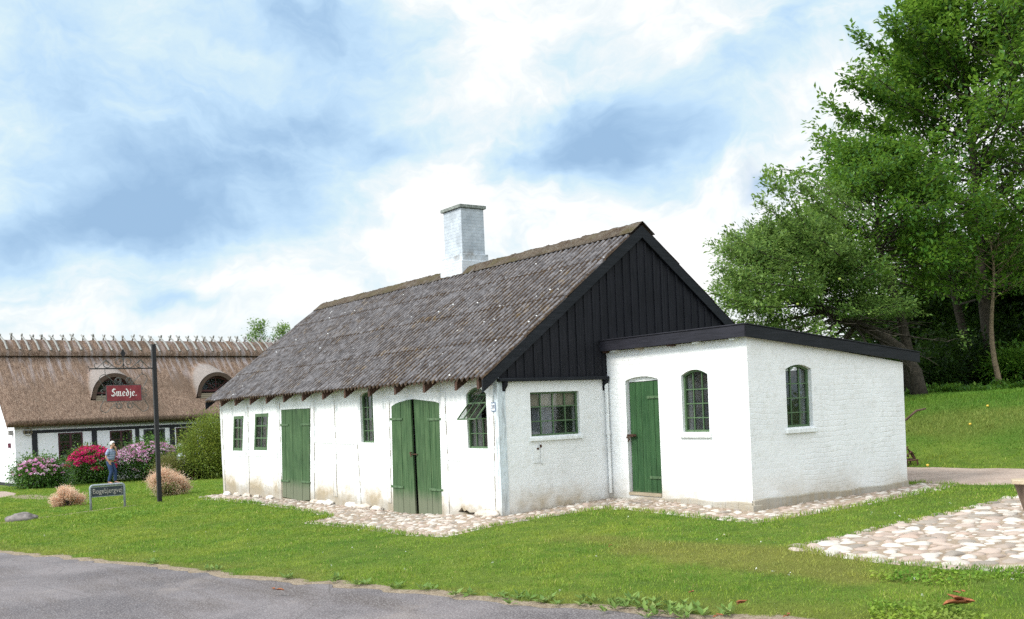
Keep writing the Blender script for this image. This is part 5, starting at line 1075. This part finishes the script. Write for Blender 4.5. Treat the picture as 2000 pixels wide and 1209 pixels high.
# peach-coloured plume tufts on the lawn
PE_ = leaf_mat('peach_plumes', [(0, (.42, .20, .11)), (.45, (.74, .44, .29)), (.8, (.86, .60, .45)), (1, (.88, .70, .56))], .5, .8)
def plume(u, v, Z, rx, rz, lab, seed, n, green=None):
    b = gp(u, Z); root = empty('smoke_bush', tuple(b)); tag(root, lab, 'bush', 'peach-coloured bushes on the lawn'); r = np.random.default_rng(seed); mb = MB(); k = 24; cl = []
    for i in range(k):
        a = r.uniform(0, 2*math.pi); e = r.uniform(.05, 1.); q = np.array([math.cos(a)*rx*math.cos(e)*r.uniform(.5, 1), math.sin(a)*rx*math.cos(e)*r.uniform(.5, 1), rz*(.12+.80*math.sin(e)*r.uniform(.6, 1.1))]); cl.append(q)
        if i < 16: mb.tube([(0, 0, -.03), q*.5+[0, 0, .04], q], [.012, .008, .003], 4)
    mb.build('stem', BARK, root); cl = np.array(cl); kk = r.integers(0, k, n); s = rx*.16; C = cl[kk]+r.normal(0, s, (n, 3)); C[:, 2] = abs(C[:, 2]); ct = r.normal(0, .14, k)
    leaves('plumes', C, C*[1, 1, .6]-[0, 0, .0], .05, PE_, root, np.clip(.5+ct[kk]+r.normal(0, .18, n), 0, 1), r, -.1, wr=.28, flat=.2)
    if green:
        n2 = 1500; C = r.normal(0, 1, (n2, 3))*[.16, .16, .12]+np.array([green[0], green[1], .22]); C[:, 2] = abs(C[:, 2]); leaves('foliage', C, C-[0, 0, .2], .06, M['leaf_olive'], root, np.clip(r.normal(.3, .2, n2), 0, 1), r)
plume(130, 988, 27.0, .38, .56, 'smaller peach-coloured plume bush left of the street name sign', 201, 16000)
gq = (rt*.12-fw*.36); plume(322, 968, 28.9, .56, .78, 'larger peach plume bush with green leaves behind the black post', 202, 26000, (gq[0], gq[1]))
# rock
r = np.random.default_rng(9); v = IV*(1+.05*r.standard_normal((len(IV), 1))+.12*np.sin(IV[:, [0]]*4+1)*np.cos(IV[:, [1]]*3))*[.36, .2, .13]; c_, s_ = math.cos(YAW), math.sin(YAW); v = np.stack([v[:, 0]*c_-v[:, 1]*s_, v[:, 0]*s_+v[:, 1]*c_, v[:, 2]], -1)
o = np_mesh('rock', v, IF, simple('grey_boulder', (.17, .15, .145), .9, 12, .4, bump=.6), smooth=True); b = gp(38, 22.6); o.location = tuple(b+[0, 0, .04]); tag(o, 'flat grey boulder on the lawn near the left edge', 'rock')

# ------------------------------------------------------------------ the man
def skin_mesh(name, chains, mat, parent, sub=2):
    """chains: list of [(x,y,z,r)...]; points with equal coordinates are shared. One continuous surface."""
    vs = []; rs = []; es = []; idx = {}
    def vid(p):
        k = tuple(round(c, 4) for c in p[:3])
        if k not in idx: idx[k] = len(vs); vs.append(p[:3]); rs.append(p[3])
        return idx[k]
    for ch in chains:
        ids = [vid(p) for p in ch]
        for a, b_ in zip(ids[:-1], ids[1:]): es.append((a, b_))
    me = bpy.data.meshes.new(name); me.from_pydata(vs, es, []); me.update(); tmp = bpy.data.objects.new(name, me); COL.objects.link(tmp)
    tmp.modifiers.new('skin', 'SKIN'); sl_ = me.skin_vertices[0].data
    for i, rr_ in enumerate(rs):
        rad = rr_ if hasattr(rr_, '__len__') else (rr_, rr_); sl_[i].radius = rad; sl_[i].use_root = (i == 0)
    ss_ = tmp.modifiers.new('sub', 'SUBSURF'); ss_.levels = sub; ss_.render_levels = sub
    dg = bpy.context.evaluated_depsgraph_get(); out = bpy.data.meshes.new_from_object(tmp.evaluated_get(dg)); bpy.data.objects.remove(tmp); out.name = name
    out.materials.clear(); out.materials.append(mat); out.polygons.foreach_set('use_smooth', [True]*len(out.polygons)); return link(name, out, parent)
man = empty('person', tuple(gp(215, 41.7)), 0); fdv = rt*1.-fw*.12; man.rotation_euler = (0, 0, math.atan2(fdv[1], fdv[0])); tag(man, 'white-haired man in blue checked shirt and jeans, hand at his chin', 'person')
SK = simple('skin', (.52, .29, .20), .55, 9, .12)
# forward +x, his left +y (away from the road)
pel = (0, 0, .93); hd = (.13, 0, 1.52)
def leg(s, knee, ank, toe): return [(0, 0, .93, (.145, .12)), (.0, s*.095, .86, .095), (knee[0]*.5, s*.10, .68, .082), (*knee, .062), ((knee[0]+ank[0])/2, knee[1], (knee[2]+ank[2])/2, .056), (*ank, .042), (toe[0], toe[1], toe[2], .038), (toe[0]+.06, toe[1], toe[2]-.01, .03)]
legR = leg(-1, (.10, -.11, .49), (-.04, -.11, .09), (.09, -.12, .045)); legL = leg(1, (.16, .10, .50), (.14, .10, .09), (.27, .10, .045))
tor = [(0, 0, .93, (.145, .12)), (.03, 0, 1.06, (.150, .150)), (.06, 0, 1.20, (.155, .145)), (.055, 0, 1.34, (.16, .10)), (.065, 0, 1.42, (.09, .07)), (.085, 0, 1.475, (.055, .052)), (.125, 0, 1.545, (.074, .066)), (.135, 0, 1.635, (.092, .075)), (.13, 0, 1.70, (.06, .055))]
armR = [(.055, 0, 1.34, (.16, .10)), (.045, -.17, 1.38, .058), (.00, -.235, 1.24, .048), (-.035, -.26, 1.11, .040), (.03, -.225, .99, .034), (.075, -.185, .90, .026), (.085, -.175, .865, .030)]
armL = [(.055, 0, 1.34, (.16, .10)), (.055, .17, 1.38, .058), (.13, .21, 1.24, .048), (.20, .19, 1.15, .040), (.23, .12, 1.29, .034), (.235, .07, 1.42, .026), (.235, .045, 1.47, .030)]
def fingers(w, d, sp_, curl):
    w = np.array(w, float); d = np.array(d, float); sp_ = np.array(sp_, float); curl = np.array(curl, float); out = []
    for k, ln in enumerate((.062, .074, .070, .054)):
        a = w+d*.03+sp_*(k-1.5)*.019; out.append([(*w, .030), (*a, .0095), (*(a+d*ln*.45+curl*.006), .0088), (*(a+d*ln*.78+curl*.022), .0082), (*(a+d*ln*.95+curl*.040), .007)])
    a = w+sp_*-.03; out.append([(*w, .030), (*a, .011), (*(a+d*.03-sp_*.012), .0095), (*(a+d*.055-sp_*.010+curl*.01), .008)]); return out
body = skin_mesh('body', [tor, legR, legL, armR, armL, [(.135, 0, 1.635, (.092, .075)), (.215, 0, 1.60, .018), (.228, 0, 1.585, .014)]]+fingers((.085, -.175, .865), (.1, .1, -1), (1, 0, .1), (.2, 1, 0))+fingers((.235, .045, 1.47), (-.25, -.35, .9), (-.3, -1, -.2), (-1, .2, .1)), SK, man)
def shirt_mat():
    t = NT('checked_shirt'); x, y, z = t.sep(t.coord()); st = lambda s, f, w: t.rng(t.math('PINGPONG', t.math('MULTIPLY', s, f), 1.), w, w+.1)
    a = st(z, 22., .62); b = st(t.math('ADD', x, t.math('MULTIPLY', y, .6)), 24., .62); col = t.mix(t.math('MULTIPLY', a, .6), (.30, .37, .50), (.09, .12, .24)); col = t.mix(t.math('MULTIPLY', b, .55), col, (.11, .13, .25)); col = t.mix(st(z, 11., .9), col, (.5, .38, .42)); t.pbr(col, .9, spec=.1); return t.m
gr = lambda ch, e: [(p[0], p[1], p[2], (p[3][0]+e, p[3][1]+e) if hasattr(p[3], '__len__') else p[3]+e) for p in ch]
shirt = gr([(0, 0, .955, (.155, .13))]+tor[1:5], .020); sR = gr(armR[:4], .024); sL = gr(armL[:4], .024)
sR[-1] = (-.02, -.25, 1.155, .068); sL[-1] = (.175, .20, 1.175, .066)
shirt[1] = (.04, 0, 1.06, (.185, .18)); shirt[-1] = (.068, 0, 1.43, (.085, .075))
skin_mesh('shirt', [shirt, sR, sL], shirt_mat(), man)
JN = simple('blue_jeans', (.030, .055, .13), .9, 30, .35)
def tl(ch): c = gr(ch[:6], .016); c[0] = (0, 0, .93, (.165, .140)); c[4] = (*c[4][:3], .070); c[5] = (*c[5][:3], .062); return c
skin_mesh('jeans', [tl(legR), tl(legL), [(0, 0, .93, (.165, .140)), (0.005, 0, 1.0, (.160, .138))]], JN, man)
m = MB(); c = [(math.cos(t)*.152+.004, math.sin(t)*.178, 1.0) for t in np.linspace(0, 2*math.pi, 22)]; m.tube(c, .016, 5, False); m.build('belt', M['iron_dark'], man)
HR = simple('white_hair', (.72, .70, .66), .8, 40, .15)
hv = IV*[.105, .092, .10]; keep = [f for f in IF.tolist() if not all((hv[i][0] > .025 and hv[i][2] < .045) or hv[i][2] < -.055 for i in f)]
o = np_mesh('hair', hv+[.128, 0, 1.662], np.array(keep), HR, man, smooth=True)
for s in (-1, 1):
    m = MB(); m.lathe((0, 0, 0), [(.002, -.028), (.014, -.02), (.018, 0), (.013, .022), (.002, .03)], 8); e = m.build('ear', SK, man, True); e.location = (.125, s*.080, 1.60)
    m = MB(); m.lathe((0, 0, 0), [(.002, -.008), (.008, 0), (.002, .008)], 8); e = m.build('eye', simple('eye_dark', (.03, .02, .02), .3, 5, .1), man, True); e.location = (.205, s*.030, 1.622)
    m = MB(); m.box(.06, .23, -.0, .0, 0, 0) if False else m.lathe((0, 0, 0), [(.10, 0), (.105, .03), (.075, .07), (.03, .085)], 12); sh = m.build('shoe', simple('brown_shoe', (.05, .035, .03), .6, 20, .3), man, True); fx = (.02, -.115) if s < 0 else (.20, .10); sh.location = (fx[0], fx[1], .0); sh.scale = (1.35, .48, 1.)
m = MB(); m.tube([(.215, -.022, 1.565), (.222, 0, 1.562), (.215, .022, 1.565)], .006, 5); m.build('mouth', simple('lips', (.35, .14, .12), .5, 9, .1), man)

# ------------------------------------------------------------------ rusty implements behind the annex, bench by the paving
hb = np.array([1.05, 8.55, Hs(1.05, 8.55)])+rt*.12; har = empty('harrow', tuple(hb), math.atan2(rt[1], rt[0])); tag(har, 'rusty spiked iron harrow on the gravel beside the annex', 'farm tool')
m = MB()
for j in range(3): m.tube([(-1.5, -.12+j*.16, .16), (-.8, -.05+j*.16, .19), (-.1, -.12+j*.16, .16), (.16, -.10+j*.15, .18)], .022, 6)
for x in (-1.3, -.75, -.2, .1): m.tube([(x, -.14, .18), (x+.03, .24, .19)], .02, 6)
m.build('frame', M['iron'], har); rr = random.Random(2)
for i in range(9):
    for j in (0, 2):
        x = -1.4+i*.19; MB().tube([(x, -.12+j*.16, .2), (x+rr.uniform(-.02, .02), -.12+j*.16, .09), (x+.03, -.12+j*.16, .0)], [.02, .016, .008], 5).build('tine', M['iron'], har)
m = MB(); m.tube([(-.6, 0, .2), (-.25, .0, .30), (.0, 0, .50), (.06, .02, .40), (.14, .03, .20)], .026, 6); m.tube([(-.5, .05, .32), (-.1, .03, .44), (.02, .0, .56)], .016, 5); m.build('hitch', M['iron'], har)
OW = wood('old_brown_wood', (.06, .035, .025), (.13, .08, .055), .8); pb = np.array([.35, 8.25, Hs(.35, 8.25)]); plg = empty('plough', tuple(pb), math.atan2(rt[1], rt[0])); tag(plg, 'old wooden plough handle sticking out behind the annex corner', 'farm tool')
def tipl(u, v, Z): return np.array([float((at(u, v, Z)-pb)@rt), float((at(u, v, Z)-pb)@fw), float((at(u, v, Z)-pb)[2])])
t1 = tipl(1808, 798, 19.3); e1 = tipl(1772, 813, 19.2)
m = MB(); m.tube([(-.6, 0, .2), (-.25, 0, .75), tuple(e1+[-.02, 0, -.06]), tuple((e1+t1)/2+[0, 0, .03]), tuple(t1)], [.035, .03, .024, .022, .016], 7); m.build('handle', OW, plg, True)
m = MB(); m.tube([(-.6, .3, .2), (-.3, .3, .7), tuple(e1+[-.03, .3, -.12]), tuple(e1+[.02, .3, -.05])], [.03, .03, .024, .018], 7); m.build('handle', OW, plg, True)
m = MB(); m.tube([(-.5, .15, .25), (-1.2, .15, .35), (-1.9, .15, .30)], .045, 6); m.build('beam', OW, plg); m = MB(); m.prism([(-.9, .1, .35), (-.6, .1, .3), (-.7, .1, .0), (-1.1, .1, -.02)], (0, .03, 0)); m.build('ploughshare', M['iron'], plg)
bp = at(1976, 938, 12.3); gz_ = Hs(bp[0]+.4*rt[0], bp[1]+.4*rt[1]); bch = empty('bench', (bp[0], bp[1], gz_), math.atan2(rt[1], rt[0])); tag(bch, 'low wooden bench end at the right edge above the cobbles', 'bench'); hz_ = bp[2]-gz_
PW = wood('pale_bench_wood', (.36, .28, .19), (.52, .43, .31), .7, axis='x')
MB().prism([(0, 0, hz_-.05), (.12, -.16, hz_-.05), (1.9, -.16, hz_-.05), (1.9, .22, hz_-.05), (.10, .22, hz_-.05)], (0, 0, .05)).build('seat', PW, bch, bevel=.008)
for x in (.12, 1.6): MB().prism([(x-.02, -.10, hz_-.052), (x+.16, -.10, hz_-.052), (x+.20, -.10, -.05), (x+.12, -.10, -.05)], (0, .26, 0)).build('leg', wood('bench_leg_wood', (.12, .08, .06), (.2, .15, .11), .8), bch)

har.scale = (1, 1, .68)
for q in range(7):
    m = MB(); a_ = rr.uniform(-.5, 0); m.tube([(a_, rr.uniform(-.1, .2), rr.uniform(.12, .3)), (a_+.12, rr.uniform(-.1, .2), rr.uniform(.2, .42)), (a_+rr.uniform(.1, .25), rr.uniform(-.1, .2), rr.uniform(.1, .3))], .022, 5); m.build('rod', M['iron'], har)
# ------------------------------------------------------------------ road edge weeds, dead leaves, clover
r = np.random.default_rng(31); C = []; Dn = []; T = []; LS = []
sp_ = [(1290, 1176, 1.), (1330, 1182, 1.3), (1372, 1185, 1.4), (1400, 1190, .9), (1440, 1196, 1.), (1478, 1202, .9), (1060, 1165, .8), (640, 1130, .6), (700, 1136, .5), (850, 1150, .6), (520, 1124, .5), (780, 1143, .4), (930, 1155, .5), (1190, 1172, .7), (1250, 1180, .6), (330, 1106, .5), (200, 1092, .5), (1010, 1160, .5), (1130, 1172, .5)]
for u, v, k in sp_:
    d_ = ray(u, v); t_ = (-.15-CAM[2])/d_[2]; p = CAM+d_*t_; p[1] -= float(road_s(np.array([p[0]]), np.array([p[1]]))[0])-.10; p[2] = Hs(p[0], p[1])
    for i in range(int(6*k)):
        a = r.uniform(0, 2*math.pi); n_ = 7; c = p+np.array([r.normal(0, .14*k), r.normal(0, .10*k), .0]); C.append(np.repeat(c[None], n_, 0)+r.normal(0, .012, (n_, 3))); aa = a+np.linspace(0, 5.6, n_); Dn.append(np.stack([np.cos(aa), np.sin(aa), r.uniform(.25, .9, n_)], -1)*2.4); T.append(np.clip(r.normal(.55, .2, n_), 0, 1))
M['leaf_weed'] = leaf_mat('weed_leaves', [(0, (.06, .12, .02)), (.45, (.11, .20, .035)), (.8, (.19, .29, .06)), (1, (.30, .36, .12))], .25)
C = np.concatenate(C); C[:, 2] = H(C[:, 0], C[:, 1])+.01
o = leaves('roadside_weeds', C, np.concatenate(Dn), .085, M['leaf_weed'], None, np.concatenate(T), r, 0, wr=.42, flat=.8); tag(o, 'broad-leaved weeds growing along the road edge', 'weeds', kind='stuff')
n = 5200; uu = r.uniform(1700, 2060, n); vv = r.uniform(1120, 1209, n); P_ = np.array([CAM+ray(a, b_)*((0.02-CAM[2])/ray(a, b_)[2]) for a, b_ in zip(uu, vv)]); P_[:, 2] = H(P_[:, 0], P_[:, 1])+r.uniform(.0, .05, n); kp = vn(P_[:, 0], P_[:, 1], 1.6, 8) > .42
n2 = 2600; P2 = np.array([gp(a, z) for a, z in zip(r.normal(205, 45, n2), r.normal(21.5, .9, n2))]); P2[:, 2] += r.uniform(.01, .08, n2); kp2 = vn(P2[:, 0], P2[:, 1], 1.3, 8) > .45; P_ = np.concatenate([P_[kp], P2[kp2]])
o = leaves('clover_patch', P_, r.normal(0, 1, (len(P_), 3))+[0, 0, .3], .030, M['grass'], None, np.clip(r.normal(.35, .2, len(P_)), 0, 1), r, 0, wr=.9, flat=.8); tag(o, 'patches of clover leaves in the lawn', 'clover', kind='stuff')
C = []
for i in range(45):
    u, v = r.uniform(0, 2000), r.uniform(1010, 1200); d_ = ray(u, v); p = CAM+d_*((-.1-CAM[2])/d_[2])
    if road_s(p[0], p[1]) < .2 or inpoly(p[0], p[1], PAVE) or inpoly(p[0], p[1], APRON): continue
    p[2] = Hs(p[0], p[1])+.055; C.append(p+r.normal(0, .005, (7, 3)))
C = np.concatenate(C); o = leaves('clover_flowers', C, r.normal(0, 1, C.shape), .010, WH, None, np.full(len(C), .8), r, 0, wr=.8); tag(o, 'tiny white clover flowers scattered over the lawn', 'clover', kind='stuff')
DL = simple('dead_brown_leaf', (.24, .085, .035), .8, 18, .45, bump=.3)
def dead(u, v, s, lab, seed):
    d_ = ray(u, v); p = CAM+d_*((0.0-CAM[2])/d_[2]); rr = random.Random(seed); m = MB(); nL = 4 if s > .15 else 2
    for k in range(nL):
        a = rr.uniform(0, 6.28); ln = s*rr.uniform(.5, .85); w = ln*.34; N = 7; off = np.array([rr.uniform(-.3, .3)*s, rr.uniform(-.3, .3)*s, .015+.012*k]); rows = []
        for i in range(N):
            t = i/(N-1); wd = w*math.sin(math.pi*min(1, t*.93+.05))**.8; x = (t-.5)*ln; zc_ = .05*ln*math.sin(t*5+k)+.14*ln*t*t
            rows.append([(x*math.cos(a)-q*wd/2*math.sin(a)+off[0], x*math.sin(a)+q*wd/2*math.cos(a)+off[1], off[2]+zc_+abs(q)*wd*.35+rr.uniform(0, .004)) for q in (-1, -.5, 0, .5, 1)])
        vs = [q for row in rows for q in row]; m.add(vs, [(i*5+j, i*5+j+1, (i+1)*5+j+1, (i+1)*5+j) for i in range(N-1) for j in range(4)])
    o = m.build('dead_leaf', DL, None, True); so_ = o.modifiers.new('thick', 'SOLIDIFY'); so_.thickness = .003; o.location = (p[0], p[1], Hs(p[0], p[1])+.035); tag(o, lab, 'leaf', 'dead leaves on the grass')
dead(1866, 1188, .26, 'largest curled dead brown leaf in the lower right grass', 1); dead(1879, 1170, .10, 'small dead leaf just above the largest curled one', 2); dead(1448, 1172, .13, 'dead brown leaf in the grass above the right roadside weeds', 3)
dead(1540, 1198, .11, 'dead leaf at the bottom edge right of the roadside weeds', 4); dead(536, 1122, .14, 'dead leaf by the road edge under the far green door', 5); dead(1400, 1193, .10, 'dead leaf among the right roadside weeds', 6); dead(1192, 1069, .07, 'dead leaf in the mid lawn in front of the gable', 7); dead(1350, 1150, .06, 'dead leaf halfway down the lawn before the annex', 8)
# ------------------------------------------------------------------ camera, light, sky
cd = bpy.data.cameras.new('camera'); cam = bpy.data.objects.new('camera', cd); COL.objects.link(cam)
cd.lens = 36*F/2000; cd.sensor_width = 36; cd.shift_y = SH/2000; cd.clip_end = 3000; cd.clip_start = .1
cam.matrix_world = Matrix(((r3[0], u3[0], -fw[0], CAM[0]), (r3[1], u3[1], -fw[1], CAM[1]), (r3[2], u3[2], -fw[2], CAM[2]), (0, 0, 0, 1)))
scene.camera = cam
SUN_AZ = Vector((-.10, -1., 0)).normalized(); SUN_EL = R(44)
sd = Vector((SUN_AZ.x*math.cos(SUN_EL), SUN_AZ.y*math.cos(SUN_EL), math.sin(SUN_EL)))
sl = bpy.data.lights.new('sun', 'SUN'); sl.energy = 2.6; sl.angle = R(14); sl.color = (1, .955, .88)
so = bpy.data.objects.new('sun', sl); COL.objects.link(so); so.rotation_euler = sd.to_track_quat('Z', 'Y').to_euler(); so.location = (0, -20, 30)
w = NT('World', world=True); scene.world = w.m
sky = w.n('ShaderNodeTexSky', sky_type='NISHITA'); sky.sun_disc = False; sky.sun_elevation = SUN_EL; sky.sun_rotation = math.atan2(SUN_AZ.x, SUN_AZ.y)
d = w.coord('Generated'); x, y, z = w.sep(d)
# bearing and height over the horizon, bent by noise so that the cloud masses get ragged edges
warp = w.n('ShaderNodeVectorMath', operation='MULTIPLY_ADD'); w.set(warp.inputs[0], w.noise(d, 4.2, 5, .6, .3, True)); warp.inputs[1].default_value = (.26, .26, .15)
sub = w.n('ShaderNodeVectorMath', operation='SUBTRACT'); w.set(sub.inputs[0], d); sub.inputs[1].default_value = (.13, .13, .075); w.set(warp.inputs[2], sub.outputs[0])
wx, wy, wz = w.sep(warp.outputs[0])
c0, s0 = float(fw[0]), float(fw[1])
fwd = w.math('ADD', w.math('MULTIPLY', wx, c0), w.math('MULTIPLY', wy, s0)); rgt = w.math('ADD', w.math('MULTIPLY', wx, float(rt[0])), w.math('MULTIPLY', wy, float(rt[1])))
az = w.math('ARCTAN2', rgt, fwd); el = w.math('ARCSINE', wz)
def blob(u, v, su, sv, amp):
    q = ray(u, v); q = q/np.linalg.norm(q); a = math.atan2(q@rt, q@fw); e = math.asin(q[2])
    dx = w.math('MULTIPLY', w.math('SUBTRACT', az, a), F/su); dy = w.math('MULTIPLY', w.math('SUBTRACT', el, e), F/sv)
    r2 = w.math('ADD', w.math('MULTIPLY', dx, dx), w.math('MULTIPLY', dy, dy))
    return w.math('MULTIPLY', w.math('EXPONENT', w.math('MULTIPLY', r2, -1.)), amp)
BL = [(260,330,290,130,1.0),(40,420,130,55,.6),(330,420,120,60,.5),(560,260,170,70,.35),(30,60,190,120,.7),(680,70,180,80,.75),(480,60,180,90,.3),(1150,265,190,70,.95),(1080,330,140,45,.55),(1330,290,160,70,.5),(1100,100,110,45,.45),(1450,130,120,50,.3),(1640,60,110,60,.5),
      (340,580,65,20,.5),(700,290,60,30,.35),(660,440,55,24,.35),(120,560,120,28,.18),(1150,430,90,20,.12),(1450,190,130,50,.25),(700,570,90,30,.2)]
acc = None
for b in BL:
    g = blob(*b); acc = g if acc is None else w.math('ADD', acc, g)
dome = w.noise(w.mapv(d, (1, 1, 2.2)), 2.6, 6, .62, .4); fine = w.noise(w.mapv(warp.outputs[0], (1, 1, 2.2)), 6.5, 8, .62, .5)
infront = w.rng(fwd, .45, .7)
other = w.rng(dome, .45, .72, 0, .8)
mass = w.mix(infront, other, w.math('ADD', w.math('MULTIPLY', acc, .70), .08))
mass = w.math('ADD', mass, w.math('MULTIPLY', w.math('SUBTRACT', fine, .5), 1.25))
mass = w.math('ADD', mass, w.math('MULTIPLY', w.math('SUBTRACT', dome, .5), .9))
ccol = w.ramp(mass, [(.0, (.90, .90, .90)), (.16, (.72, .77, .785)), (.34, (.56, .70, .77)), (.55, (.44, .61, .78)), (.8, (.33, .49, .68)), (1., (.27, .42, .61))])
bg1 = w.n('ShaderNodeBackground'); w.L.new(sky.outputs[0], bg1.inputs[0]); bg1.inputs[1].default_value = .12
bg2 = w.n('ShaderNodeBackground'); w.set(bg2.inputs[0], ccol)
sdn = w.n('ShaderNodeVectorMath', operation='DOT_PRODUCT'); w.set(sdn.inputs[0], d); sdn.inputs[1].default_value = tuple(sd); w.set(bg2.inputs[1], w.math('ADD', w.rng(fwd, -.2, .6, 1.45, 1.0), w.math('MULTIPLY', w.rng(sdn.outputs['Value'], .3, 1.), 1.3)))
gap = blob(1500, 375, 60, 22, .75)
cover = w.math('SUBTRACT', .95, w.math('ADD', gap, w.math('MULTIPLY', w.rng(dome, .62, .8), .3)), clamp=True)
ms = w.n('ShaderNodeMixShader'); w.set(ms.inputs[0], cover); w.L.new(bg1.outputs[0], ms.inputs[1]); w.L.new(bg2.outputs[0], ms.inputs[2]); w.L.new(ms.outputs[0], w.out.inputs[0])
scene.view_settings.view_transform = 'Standard'; scene.view_settings.look = 'None'; scene.view_settings.exposure = .35; scene.view_settings.gamma = 1
scene.render.engine = 'CYCLES'; scene.cycles.max_bounces = 6; scene.cycles.transparent_max_bounces = 12; scene.cycles.caustics_reflective = False; scene.cycles.caustics_refractive = False
scene.cycles.use_denoising = False
try: scene.cycles.denoiser = 'OPENIMAGEDENOISE'
except Exception: pass
